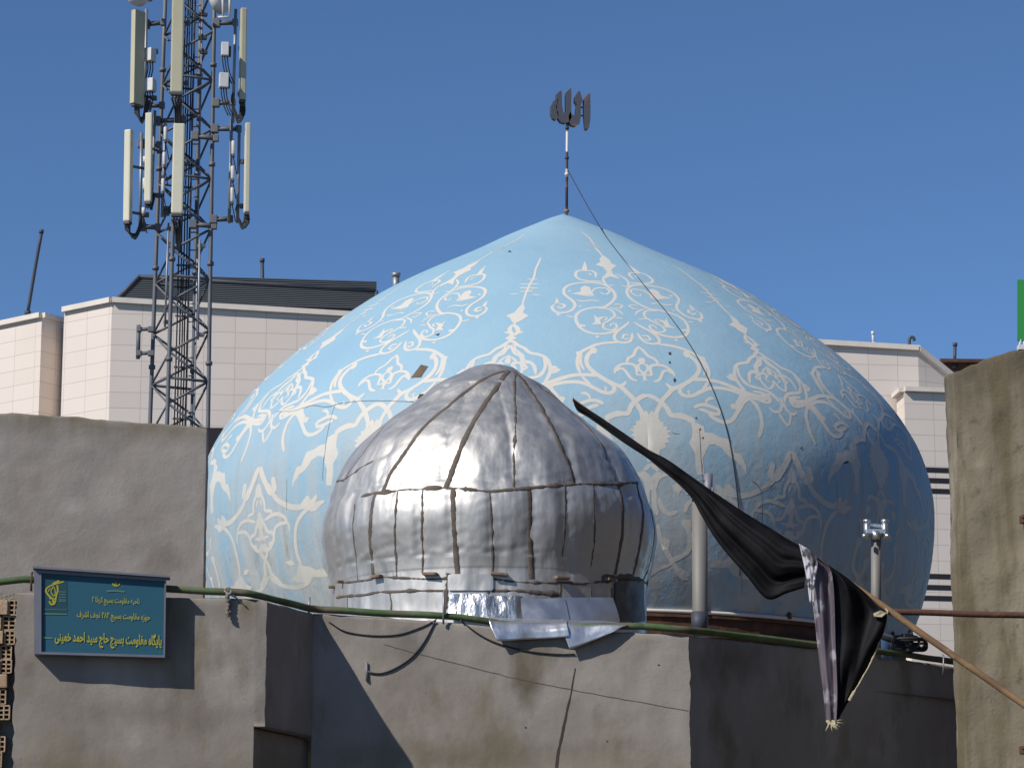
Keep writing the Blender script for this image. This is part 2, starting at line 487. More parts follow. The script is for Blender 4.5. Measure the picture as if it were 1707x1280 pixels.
# ------------------------------------------------------------------ plastered walls
def wall_skin(bm, top, zvis, zbot, thick=0.22, du=0.05, amp=0.010, topamp=0.008, seed=0.0, edge=None, mi=0, eseed=None, eamp=1.0):
    """uneven plaster skin along a chain of top points (left to right), rounded over the top, with a back"""
    line = []
    for a, b in zip(top, top[1:]):
        n = max(1, int((b - a).length / du))
        ts = sorted({k / n for k in range(n)} | {.007 / (b - a).length, 1 - .007 / (b - a).length})
        for t in ts:
            line.append((a.lerp(b, t), (b - a)))
    line.append((top[-1], top[-1] - top[-2]))
    nrm = []
    for i, (p, d) in enumerate(line):
        d2 = line[max(0, i - 1)][1]
        v = Vector((d.x, d.y, 0)).normalized() + Vector((d2.x, d2.y, 0)).normalized()
        v.normalize()
        nrm.append(Vector((v.y, -v.x, 0)))
    nv = max(2, int((max(p.z for p, _ in line) - zvis) / du))
    cols = []
    for i, (p, d) in enumerate(line):
        n = nrm[i]
        tj = topamp * noise.noise(Vector((p.x * 3 + seed, p.y * 3, 1.3))) + topamp * .6 * noise.noise(Vector((p.x * 11 + seed, p.y * 11, 4.3)))
        col = [p - n * thick + Vector((0, 0, -1.2)), p - n * thick + Vector((0, 0, tj - .01)), p - n * thick * .5 + Vector((0, 0, tj)),
               p - n * .03 + Vector((0, 0, tj - .002)), p - n * .008 + Vector((0, 0, tj - .010))]
        zt = p.z + tj - .03
        for k in range(nv + 1):
            z = zt + (zvis - zt) * k / nv
            q = Vector((p.x, p.y, z))
            dn = amp * noise.noise(q * 1.9 + Vector((seed, 0, 0))) + amp * .5 * noise.noise(q * 6 + Vector((0, seed, 0)))
            q = q + n * dn
            if edge and i in edge(len(line)):
                es = seed if eseed is None else eseed
                q += Vector((1, 0, 0)) * eamp * (0.012 * noise.noise(Vector((es, 3.3, z * 2.2))) + 0.010 * noise.noise(Vector((es, 8.3, z * 9)))
                                                 + 0.006 * noise.noise(Vector((es, 1.3, z * 31))))
            col.append(q)
        col.append(Vector((p.x, p.y, zbot)))
        cols.append([bm.verts.new(c) for c in col])
    for a, b in zip(cols, cols[1:]):
        for k in range(len(a) - 1):
            f = bm.faces.new((a[k], a[k + 1], b[k + 1], b[k]))
            f.smooth = True
            f.material_index = mi


LB = 24.85
# front parapet: left block, its return, middle face, right face turned from the sun
ptop = [P(28, 985, 24.72), P(240, 994, 24.86), P(418, 997, 24.97), P(446, 1001, 25.0)]
ret = [P(446, 1001, 25.0), P(522, 1021, 25.95)]
mid = [P(522, 1021, 25.95), P(640, 1029, 26.0), P(760, 1037, 26.06), P(900, 1050, 26.12), P(1050, 1052, 26.18), P(1148, 1058, 26.22)]
rgt = [P(1148, 1058, 26.22), P(1300, 1074, 27.2), P(1440, 1090, 28.1), P(1640, 1116, 29.5)]
Z1280 = P(0, 1280, 24.8).z - .3
front = empty('plastered_building', (0, 25.5, 0), 'low building with grey cement plastered walls in front of the domes', 'building')
z2 = P(430, 1211, 25).z
pc = P(427, 998, 24.98)
bm = BM()
wall_skin(bm, ptop[:2] + [P(400, 996, 24.96), pc], Z1280, 0, seed=2.0, edge=lambda n: (0, 1), eamp=2.6)
wall_skin(bm, [pc] + ptop[3:] + ret[1:], z2, z2 - .001, seed=2.0, edge=lambda n: range(3, 6), eseed=33.0, eamp=.7)
lo = [pc, P(514, 1229, 26.1)]
lo = [Vector((p.x, p.y, z2 - .002)) for p in lo]
wall_skin(bm, lo, Z1280, 0, seed=5.0, topamp=.004)
quad(bm, Vector((pc.x - .01, pc.y, z2 + .004)), Vector((ptop[3].x - .004, ptop[3].y, z2 + .004)), Vector((ret[-1].x, ret[-1].y, z2 + .004)), Vector((lo[-1].x - .3, lo[-1].y, z2 + .004)))
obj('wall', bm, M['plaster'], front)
bm = BM()
wall_skin(bm, mid, Z1280, 0, seed=9.0, amp=.014, edge=lambda n: (n - 2, n - 1), eseed=40.0, eamp=1.3)
BV = BVHTree.FromBMesh(bm)


def onw(px, py, off):
    """point on the uneven middle wall that the photo shows at (px, py), off metres out of it"""
    d = (P(px, py, 26) - CAM).normalized()
    h = BV.ray_cast(CAM, d)
    if h[0] is None: return P(px, py, 26.1 - off)
    return h[0] - d * off


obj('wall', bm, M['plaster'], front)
bm = BM()
wall_skin(bm, rgt, Z1280, 0, seed=12.0, amp=.014, edge=lambda n: (0, 1), eseed=40.0, eamp=1.3)
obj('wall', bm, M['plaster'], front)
# soffit under the overhanging upper part of the left block
bm = BM()
quad(bm, Vector((P(20, 1211, 24.74).x, 24.74, z2)), Vector((P(446, 1211, 25).x, 25.0, z2)), Vector((P(522, 1211, 25.95).x, 25.95, z2)), Vector((P(20, 1211, 26).x, 26, z2)))
obj('soffit', bm, M['plaster'], front)
# roof deck behind the parapets
bm = BM()
zr = 4.55
pts = [P(-60, 1000, 25.3), P(440, 1000, 25.3), P(520, 1000, 26.2), P(1150, 1000, 26.45), P(1640, 1000, 29.4)]
vs = [bm.verts.new((p.x, p.y, zr)) for p in pts] + [bm.verts.new((9, 48, zr)), bm.verts.new((-9, 48, zr))]
bm.faces.new(vs)
obj('roof', bm, M['roof'], front)
# cracks in the middle wall
def wall_line(pts, w0, w1, off=.003):
    bm = BM()
    ln = crom([Vector((x, y, 0)) for x, y in pts], 4)
    prev = None
    for i, p in enumerate(ln):
        t = ln[min(i + 1, len(ln) - 1)] - ln[max(i - 1, 0)]
        sd = Vector((-t.y, t.x, 0)).normalized()
        j = 1.2 * noise.noise(Vector((p.x * .05, p.y * .05, 3)))
        wd_ = (w0 + (w1 - w0) * i / len(ln)) * (1 + .5 * noise.noise(Vector((p.x * .11, p.y * .11, 9))))
        c = p + sd * j
        a, b = c + sd * wd_ / 2, c - sd * wd_ / 2
        v = (bm.verts.new(onw(a.x, a.y, off)), bm.verts.new(onw(b.x, b.y, off)))
        if prev: bm.faces.new((prev[0], prev[1], v[1], v[0]))
        prev = v
    return bm


obj('crack', wall_line([(959, 1113), (950, 1160), (941, 1205), (931, 1250), (924, 1310)], 1.5, 6.5), M['crack'], front)
obj('hairline_crack', wall_line([(640, 1074), (720, 1095), (860, 1130), (1000, 1158), (1147, 1184)], 1.1, 1.1), M['hairline'], front)
for px, py, sz in ((876, 1212, 2.4), (1012, 1235, 2.0), (1098, 1108, 2.2)):
    bm = BM()
    bm.faces.new([bm.verts.new(onw(px + sz * math.cos(t) * random.uniform(.6, 1.3), py + sz * .6 * math.sin(t) * random.uniform(.6, 1.3), .003)) for t in [i * math.pi / 4 for i in range(8)]])
    obj('chip', bm, M['crack'], front)

# hollow bricks laid bare at the broken left edge of the block
bm = BM()
a, b = P(-60, 985, 24.86), P(27, 985, 24.86)
box(bm, ((a.x + b.x) / 2 + .01, 24.93, (a.z + 0) / 2 - .02), (b.x - a.x + .06, .18, a.z), mi=0)
obj('mortar_bed', bm, M['mortar'], front)
zc = P(0, 1000, 24.8).z
for i in range(13):
    h = random.uniform(.105, .13)
    zc -= h + random.uniform(.008, .02)
    xr = P(30 - i * 1.4 + random.uniform(-7, 3), 1000, 24.75).x
    bm = BM()
    wd = random.uniform(.085, .115)
    kind = random.choice((0, 0, 1))
    yy = 24.74 + random.uniform(0, .03)
    if kind == 0:
        nx, nzc = 2, 3
        for k in range(nx + 1):
            box(bm, (xr - wd + k * wd / nx, yy + .06, zc + h / 2), (.012, .14, h), rz=random.uniform(-.05, .05))
        for k in range(nzc + 1):
            box(bm, (xr - wd / 2, yy + .062, zc + k * h / nzc), (wd, .14, .011), ry=random.uniform(-.06, .06))
        box(bm, (xr - wd - .16, yy + .05, zc + h / 2), (.30, .17, h), rz=random.uniform(-.08, .05), bev=.006)
        box(bm, (xr - wd / 2, yy + .125, zc + h / 2), (wd, .02, h))
    else:
        box(bm, (xr - wd - .10, yy + .05, zc + h / 2), (.34, .17, h), rz=random.uniform(-.1, .05), ry=random.uniform(-.05, .05), bev=.012)
    obj('hollow_brick', bm, M['brick'], front)

# wall end at the right, stained concrete
pil = [P(1578, 628, 27.6), P(1578, 628, 26.62), P(1590, 616, 26.42), P(1628, 601, 26.36), P(1665, 591, 26.3), P(1700, 584, 26.24), P(1800, 560, 26.1)]
bm = BM()
wall_skin(bm, pil, Z1280, 0, thick=.5, seed=21.0, amp=.03, topamp=.05, edge=lambda n: range(0, n // 3), eamp=.55)
o = obj('concrete_wall', bm, M['plaster_olive'], loc=(4.2, 26.4, 0))
tag(o, 'tall weathered olive grey concrete wall end at the right edge', 'wall')
# rusty stub on it
for (px, py) in ((1704, 866), (1704, 1250)):
    bm = BM()
    c = P(px, py, 26.2)
    box(bm, c + Vector((.01, -.02, 0)), (.05, .09, .075), rz=.3, bev=.008)
    box(bm, c + Vector((0, -.06, .02)), (.022, .05, .03), bev=.004)
    o = obj('rusty_bracket', bm, M['rust'], loc=c)
    tag(o, 'small rusty bracket stub %s on the stained concrete wall' % ('high up' if py < 1000 else 'low down'), 'bracket', 'rusty stubs on the concrete wall')

# rear plastered wall at the left
bm = BM()
rw = [P(-80, 684, 29.6), P(60, 690, 29.75), P(200, 700, 29.9), P(345, 713, 30.05), P(348, 713, 31.5)]
wall_skin(bm, rw, P(100, 1060, 29.8).z, 0, thick=.3, du=.06, seed=31.0, amp=.014, topamp=.02)
o = obj('rear_wall', bm, M['plaster_rear'], loc=(-5, 30, 0))
tag(o, 'grey plastered rear wall with a stained top edge, left of the blue dome', 'wall')
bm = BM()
box(bm, (P(352, 760, 44).x, 44, P(355, 716, 44).z - 1.1), (.4, .3, 2.2))  # near black block: shade of the gap put into the colour
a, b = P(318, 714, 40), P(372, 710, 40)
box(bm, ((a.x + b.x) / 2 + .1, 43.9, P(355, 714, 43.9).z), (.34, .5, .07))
o = obj('gap_shade', bm, M['slot'], loc=(P(355, 760, 44).x, 44, 0))
tag(o, 'near black block painting the shade in the narrow gap between rear wall and blue dome, with a dark beam', 'shade block')

# ------------------------------------------------------------------ big blue dome
DX, DY = 0.688, 38.0
PROF = [(12.029, 0.0), (11.936, 0.223), (11.827, 0.447), (11.626, 0.853), (11.408, 1.251), (11.258, 1.540), (11.116, 1.822), (10.991, 2.068),
        (10.841, 2.345), (10.659, 2.650), (10.46, 2.939), (10.299, 3.152), (10.064, 3.440), (9.883, 3.660), (9.702, 3.862), (9.497, 4.065),
        (9.268, 4.265), (9.072, 4.419), (8.885, 4.540), (8.616, 4.684), (8.349, 4.778), (8.091, 4.835), (7.873, 4.858), (7.568, 4.852),
        (7.207, 4.810), (6.888, 4.745), (6.531, 4.641), (6.214, 4.51), (6.03, 4.42)]
_ps = crom([(z, r, 0) for z, r in PROF], .03)
PROFS = [(p.x, p.y) for p in _ps]


def rad(z):
    if z >= PROFS[0][0]: return 0.0
    lo_, hi_ = 0, len(PROFS) - 1
    if z <= PROFS[-1][0]: return PROFS[-1][1]
    while hi_ - lo_ > 1:
        m_ = (lo_ + hi_) // 2
        if PROFS[m_][0] >= z: lo_ = m_
        else: hi_ = m_
    (z0, r0), (z1, r1) = PROFS[lo_], PROFS[hi_]
    return r0 + (r1 - r0) * (z - z0) / (z1 - z0) if z1 != z0 else r0


def dpt(th, z, off=0.0):
    r = rad(z)
    e = .02
    dr = (rad(z + e) - rad(z - e)) / (2 * e)
    n = Vector((math.sin(th), -math.cos(th), -dr)).normalized()
    return Vector((DX + r * math.sin(th), DY - r * math.cos(th), z)) + n * off, n


def hit(px, py):
    """angle and height where the sight line of a photo pixel meets the dome"""
    d = (P(px, py, 40) - CAM).normalized()
    t = 31.0
    last = None
    while t < 46:
        q = CAM + d * t
        s = math.hypot(q.x - DX, q.y - DY) - rad(q.z)
        if q.z < 12.03 and s < 0:
            lo_, hi_ = t - .04, t
            for _ in range(18):
                m_ = (lo_ + hi_) / 2
                q = CAM + d * m_
                if q.z < 12.03 and math.hypot(q.x - DX, q.y - DY) - rad(q.z) < 0: hi_ = m_
                else: lo_ = m_
            q = CAM + d * hi_
            return math.atan2(q.x - DX, -(q.y - DY)), q.z
        t += .04
    return None


dome = empty('mosque_dome', (DX, DY, 4.55), 'large pale blue pointed dome painted with white arabesque scrollwork', 'dome')
bm = BM()
NS = 256
zs = [p[0] for p in PROFS[1:]]
rings = []
for z in zs:
    ring = []
    for k in range(NS):
        th = 2 * math.pi * k / NS
        q, n = dpt(th, z)
        ring.append(bm.verts.new(q))
    rings.append(ring)
apex = bm.verts.new((DX + .02, DY, 12.035))
for k in range(NS):
    bm.faces.new((apex, rings[0][k], rings[0][(k + 1) % NS]))
for a, b in zip(rings, rings[1:]):
    for k in range(NS):
        bm.faces.new((a[k], b[k], b[(k + 1) % NS], a[(k + 1) % NS]))
obj('shell', bm, M['blue'], dome, smooth=True)
# drum below
bm = BM()
tube(bm, [(DX, DY, 4.4), (DX, DY, 5.93)], 4.25, 96)
obj('drum', bm, M['plaster'], dome)
bm = BM()
tube(bm, [(DX, DY, 6.035), (DX, DY, 6.075)], 4.475, 128)
obj('base_rim', bm, M['coping'], dome)
# rusty ring beam with bolts
bm = BM()
for r0, r1, z0, z1 in ((4.30, 4.47, 5.99, 6.05), (4.30, 4.44, 5.82, 5.99), (4.30, 4.52, 5.76, 5.82)):
    n = 96
    vv = []
    for k in range(n):
        t = 2 * math.pi * k / n
        s_, c_ = math.sin(t), math.cos(t)
        vv.append([bm.verts.new((DX + rr * s_, DY - rr * c_, zz)) for rr, zz in ((r0, z0), (r1, z0), (r1, z1), (r0, z1))])
    for k in range(n):
        a, b = vv[k], vv[(k + 1) % n]
        for j in range(4):
            bm.faces.new((a[j], a[(j + 1) % 4], b[(j + 1) % 4], b[j]))
ringbeam = obj('ring_beam', bm, M['rust'], dome)
for k in range(24):
    t = 2 * math.pi * k / 24 + .1
    bm = BM()
    c = Vector((DX + 4.46 * math.sin(t), DY - 4.46 * math.cos(t), 6.05))
    tube(bm, [c, c + Vector((0, 0, .07))], .035, 6)
    tube(bm, [c + Vector((0, 0, .05)), c + Vector((0, 0, .11))], .016, 6)
    obj('bolt', bm, M['rust'], ringbeam)

# ---- ornament: traced on one eighth of the dome, mirrored about its two axes and repeated eight times
WIN = {1: (900, 380, 6.565), 2: (760, 400, 4.74), 3: (930, 540, 6.096), 4: (1140, 480, 6.096), 5: (1060, 640, 6.096), 6: (1200, 660, 6.096),
       7: (340, 700, 6.565), 8: (340, 830, 7.527), 9: (1060, 760, 4.573)}


def wpx(wn, p):
    x0, y0, s = WIN[wn]
    return (x0 + p[0] / s, y0 + p[1] / s)


def mean_axis(lst):
    a = [hit(*wpx(wn, p))[0] for wn, p in lst]
    return sum(a) / len(a)


AXA = mean_axis([(1, (975, 1030)), (3, (825, 225)), (3, (922, 730)), (3, (945, 1100))])
AXB = mean_axis([(4, (705, 580)), (6, (722, 565)), (6, (735, 1100)), (6, (735, 745))])
SEC = R(45)


def mean_px(lst):
    a = [hit(*p)[0] for p in lst]
    return sum(a) / len(a)


# the painter's eighths are not quite equal: where each axis really stands, against an even division
AXES = [(-3, mean_axis([(7, (650, 350)), (7, (608, 600)), (8, (705, 500))])),
        (-2, mean_px([(663.6, 591), (628.5, 671), (622, 725)])),
        (-1, mean_axis([(2, (480, 605)), (2, (455, 715)), (2, (425, 790))])),
        (0, AXA), (1, AXB), (2, mean_px([(1463, 762)]))]
_n = R(22.5)
_rest = AXES[0][1] + 2 * math.pi - AXES[-1][1]
AXT = [(k * _n, a) for k, a in AXES] + [((2 + i) * _n, AXES[-1][1] + _rest * i / 11) for i in range(1, 12)]
print([round(math.degrees(a), 1) for _, a in AXT])


def warp(t, inv=False):
    """even angle -> painted angle (or back)"""
    i0, i1 = (1, 0) if inv else (0, 1)
    lo_ = AXT[0][i0]
    n = math.floor((t - lo_) / (2 * math.pi))
    t -= n * 2 * math.pi
    T_ = AXT + [(AXT[0][0] + 2 * math.pi, AXT[0][1] + 2 * math.pi)]
    for a, b in zip(T_, T_[1:]):
        if t <= b[i0] + 1e-9:
            f = (t - a[i0]) / (b[i0] - a[i0])
            return a[i1] + f * (b[i1] - a[i1]) + n * 2 * math.pi
    return T_[-1][i1] + n * 2 * math.pi


print('axes', math.degrees(AXA), math.degrees(AXB), math.degrees(mean_axis([(2, (480, 605)), (2, (455, 715)), (2, (425, 790))])), math.degrees(mean_axis([(7, (655, 350)), (7, (610, 600))])))
STROKES = [  # (window, axis for mirror or None, width px, points, closed)
    # A, upper scrolls
    (1, 'A', 4.0, [(700, 592), (620, 585), (520, 580), (430, 560), (390, 525), (395, 487), (440, 465), (500, 470), (570, 470), (610, 492), (608, 545)]),
    (1, 'A', 3.0, [(500, 500), (540, 495), (560, 515), (520, 520)]),
    (1, 'A', 3.5, [(755, 500), (695, 545), (705, 595), (745, 632), (810, 625)]),
    (1, 'A', 4.0, [(200, 835), (260, 838), (275, 862), (235, 880), (190, 858)]),
    (1, 'A', 4.2, [(165, 835), (130, 860), (145, 900), (200, 928), (280, 925), (350, 900), (385, 850), (360, 800), (300, 755), (260, 712), (265, 668), (310, 630), (400, 607),
                   (520, 598), (640, 607), (730, 635), (800, 690), (825, 750), (800, 800), (750, 840), (700, 868), (600, 872), (500, 890), (430, 920), (393, 965), (395, 1010),
                   (425, 1070), (480, 1120), (560, 1150), (650, 1160), (750, 1150), (850, 1118), (920, 1080), (978, 1028)]),
    (1, 'A', 4.2, [(920, 1080), (850, 1130), (815, 1180), (828, 1230), (900, 1257), (980, 1245), (1008, 1200), (1012, 1150)]),
    (1, 'A', 3.6, [(980, 1175), (920, 1168), (905, 1205), (945, 1222), (975, 1200)]),
    (1, 'A', 3.2, [(570, 705), (600, 667), (680, 655), (740, 668), (765, 698), (735, 725), (690, 725), (662, 702)]),
    (1, 'A', 3.2, [(395, 790), (480, 803), (570, 792), (652, 808)]),
    (1, 'A', 3.2, [(820, 960), (765, 1010), (695, 1050), (690, 1090), (740, 1115), (800, 1117), (845, 1085), (830, 1050), (780, 1055), (770, 1080)]),
    (1, 'A', 3.2, [(640, 880), (740, 885), (800, 915), (822, 965), (810, 985)]),
    (1, 'A', 3.2, [(660, 1000), (690, 975), (735, 982), (725, 1008), (690, 1012)]),
    (1, 'A', 3.0, [(760, 870), (830, 893), (880, 918), (910, 948)]),
    (1, 'A', 2.8, [(800, 842), (850, 835), (908, 850), (880, 880), (825, 868)]),
    (1, 'A', 2.8, [(820, 982), (912, 990)]),
    (1, 'A', 3.2, [(290, 965), (372, 978)]),
    (1, 'A', 2.6, [(340, 715), (440, 730), (540, 745), (590, 748)]),
    (1, None, 2.2, [(500, 128), (620, 128)]), (1, None, 2.2, [(500, 165), (640, 162)]), (1, None, 2.2, [(505, 190), (650, 192)]), (1, None, 2.4, [(530, 215), (690, 212)]),
    (1, None, 2.4, [(500, 242), (552, 240)]), (1, None, 2.4, [(740, 240), (800, 248)]),
    (1, None, 3, [(600, 215), (650, 265), (690, 320)]), (1, None, 2, [(450, 40), (540, 110), (600, 200)]),
    # A, pointed frame
    (3, 'A', 5.0, [(610, 187), (480, 195), (380, 215), (290, 255), (235, 290), (207, 335), (198, 400), (208, 450), (232, 505)]),
    (3, 'A', 4.2, [(245, 300), (228, 360), (240, 420), (270, 470)]),
    (3, 'A', 6.0, [(360, 262), (312, 310), (290, 365), (305, 425), (365, 490), (450, 548), (540, 597), (640, 640), (705, 700), (762, 755), (812, 830), (850, 900), (858, 970)]),
    (3, 'A', 6.0, [(-420, 610), (-300, 635), (-190, 625), (-90, 595), (0, 565), (80, 540), (160, 522), (240, 518), (330, 518), (400, 530)]),
    (3, 'A', 5.5, [(-420, 640), (-250, 665), (-120, 640), (0, 605), (100, 590), (200, 590), (290, 612), (380, 655), (450, 690), (530, 702), (575, 670), (570, 630), (530, 600), (480, 565)]),
    (3, 'A', 4.0, [(245, 530), (290, 580), (335, 615)]),
    (3, 'A', 4.0, [(480, 690), (490, 650), (465, 640)]),
    (3, 'A', 6.5, [(922, 725), (865, 733), (812, 765), (762, 810), (732, 860), (712, 908), (640, 912), (560, 930), (500, 970)]),
    # A, palmette in the frame
    (3, 'A', 4.2, [(825, 228), (790, 268), (768, 320), (718, 345), (702, 375), (708, 408)]),
    (3, 'A', 4.2, [(578, 505), (590, 455), (645, 412), (720, 405), (785, 425), (803, 475), (800, 520)]),
    (3, 'A', 4.0, [(578, 490), (640, 450), (690, 482), (722, 530), (760, 565), (812, 580)]),
    (3, 'A', 3.6, [(862, 395), (815, 420), (822, 460), (865, 500), (880, 550), (905, 580)]),
    (3, 'A', 3.6, [(800, 520), (860, 515)]),
    # leaf flowers each side
    (5, 'A', 4.5, [(715, 210), (718, 170), (750, 145), (795, 150)]),
    (5, 'A', 5.0, [(590, 240), (650, 213), (720, 215), (800, 245), (850, 270), (838, 308), (760, 295), (690, 268), (640, 255)]),
    (5, 'A', 5.5, [(740, 310), (800, 352), (860, 380), (930, 387), (982, 360), (1015, 310), (1052, 250), (1100, 180), (1150, 152), (1200, 190), (1250, 260), (1275, 350), (1280, 430), (1250, 545)]),
    (5, 'A', 7.0, [(1085, 90), (1060, 170), (1015, 260)]),
    (5, 'A', 8.0, [(400, 310), (460, 325), (530, 350), (600, 385)]),
    (5, 'A', 7.0, [(810, 1020), (862, 1080), (940, 1112), (1050, 1132), (1150, 1122), (1250, 1085), (1340, 1032), (1400, 960), (1450, 870)]),
    (6, 'B', 9.0, [(560, 860), (600, 800), (655, 710), (700, 620), (722, 562)]),
    (6, 'B', 9.0, [(500, 830), (525, 740), (540, 675)]),
    (6, 'B', 6.0, [(440, 940), (500, 890), (560, 830)]),
    # B, spire
    (2, None, 3.0, [(672, 140), (655, 180), (632, 230), (615, 300), (580, 360), (552, 430), (535, 480), (525, 520)]),
    (2, None, 2.6, [(562, 312), (650, 312)]), (2, None, 2.6, [(500, 350), (660, 348)]), (2, None, 3, [(500, 378), (650, 382)]), (2, None, 3, [(508, 408), (612, 402)]),
    (2, None, 3, [(425, 432), (500, 425)]), (2, None, 3, [(600, 432), (665, 436)]),
    (2, None, 6, [(455, 668), (425, 702), (440, 742), (470, 748), (495, 715), (472, 682), (455, 668)]),
    (2, None, 5, [(385, 728), (420, 735)]), (2, None, 5, [(490, 738), (530, 726)]), (2, None, 5, [(462, 640), (465, 670)]),
    # B, crown
    (2, 'B', 5.0, [(422, 797), (455, 805), (490, 832), (545, 858), (580, 890), (650, 905), (700, 925), (735, 970), (748, 1030), (725, 1090), (690, 1145)]),
    (2, 'B', 4.2, [(695, 930), (708, 990), (690, 1040), (648, 1072)]),
    (2, 'B', 4.2, [(400, 832), (440, 850), (465, 895), (512, 918), (530, 968), (592, 970), (622, 1010), (632, 1062)]),
    (2, 'B', 4.0, [(440, 1000), (480, 970), (530, 985), (560, 1010), (520, 1030)]),
    (2, 'B', 6.0, [(690, 1145), (760, 1200), (815, 1245)]),
    (4, 'B', 4.0, [(655, 925), (665, 870), (715, 845), (765, 878), (775, 930), (820, 990), (860, 1025), (905, 1000), (908, 935)]),
    (4, 'B', 3.6, [(735, 690), (755, 740), (720, 790), (730, 850)]),
    (4, 'B', 3.4, [(835, 810), (800, 850), (850, 890), (830, 930), (880, 960)]),
    (4, 'B', 5.0, [(590, 940), (660, 990), (760, 1020), (850, 1050), (930, 1110), (968, 1160)]),
    (4, 'B', 4.6, [(640, 1080), (700, 1110), (790, 1150), (865, 1165), (872, 1115), (800, 1070), (700, 1050)]),
    (4, 'B', 4.2, [(975, 1160), (990, 1200), (980, 1250), (930, 1262), (895, 1235)]),
    (6, 'B', 4.0, [(628, 20), (630, 110), (603, 170), (640, 240), (692, 308)]),
    (6, 'B', 4.0, [(640, 135), (590, 160), (540, 155), (500, 112)]),
    # B, lower palmette
    (6, 'B', 5.0, [(722, 850), (690, 880), (658, 945), (650, 1022), (575, 1030), (550, 1095)]),
    (6, 'B', 4.5, [(720, 905), (700, 970)]),
    (8, 'B', 5.0, [(690, 200), (740, 290), (800, 420), (858, 430), (880, 500), (850, 590), (815, 645), (765, 615), (710, 585)]),
    (8, 'B', 5.0, [(760, 280), (860, 212), (940, 202), (1010, 240), (1045, 300), (980, 315), (920, 345), (888, 400), (880, 480)]),
    (8, 'B', 4.0, [(1045, 300), (1070, 350), (1080, 430)]),
    (8, 'B', 4.5, [(700, 350), (715, 450), (705, 560)]),
    (8, 'B', 4.5, [(640, 515), (770, 512)]),
    (8, 'B', 5.0, [(700, 600), (750, 640), (795, 680), (775, 770), (762, 850)]),
    (8, 'B', 6.0, [(765, 790), (765, 900), (775, 960), (740, 1060), (715, 1160)]),
    (8, 'B', 6.0, [(820, 980), (900, 1050), (980, 1092), (1080, 1120), (1180, 1120), (1280, 1080), (1350, 1020)]),
    # A, lower oval
    (8, 'B', 5.5, [(1515, 38), (1380, 92), (1285, 150), (1210, 235), (1160, 345), (1147, 450), (1152, 600), (1182, 740), (1225, 835)]),
    (9, 'A', 6.0, [(115, 60), (60, 110)]),
    (9, 'A', 6.0, [(40, 120), (85, 150), (122, 220), (140, 280), (140, 360), (165, 450)]),
    (9, 'A', 5.0, [(145, 260), (160, 190), (210, 145), (290, 140), (330, 180)]),
    (9, 'A', 6.0, [(170, 320), (205, 400), (255, 440), (320, 420)]),
    (9, 'A', 6.0, [(430, 335), (390, 370), (375, 430)]),
    (9, 'A', 6.0, [(350, 500), (400, 560), (412, 650), (400, 720), (350, 760), (290, 790), (260, 830)]),
    (9, 'A', 6.0, [(165, 520), (180, 600), (220, 700), (275, 800), (340, 900), (400, 940)]),
    (9, 'A', 5.0, [(110, 910), (170, 860), (270, 820)]),
]
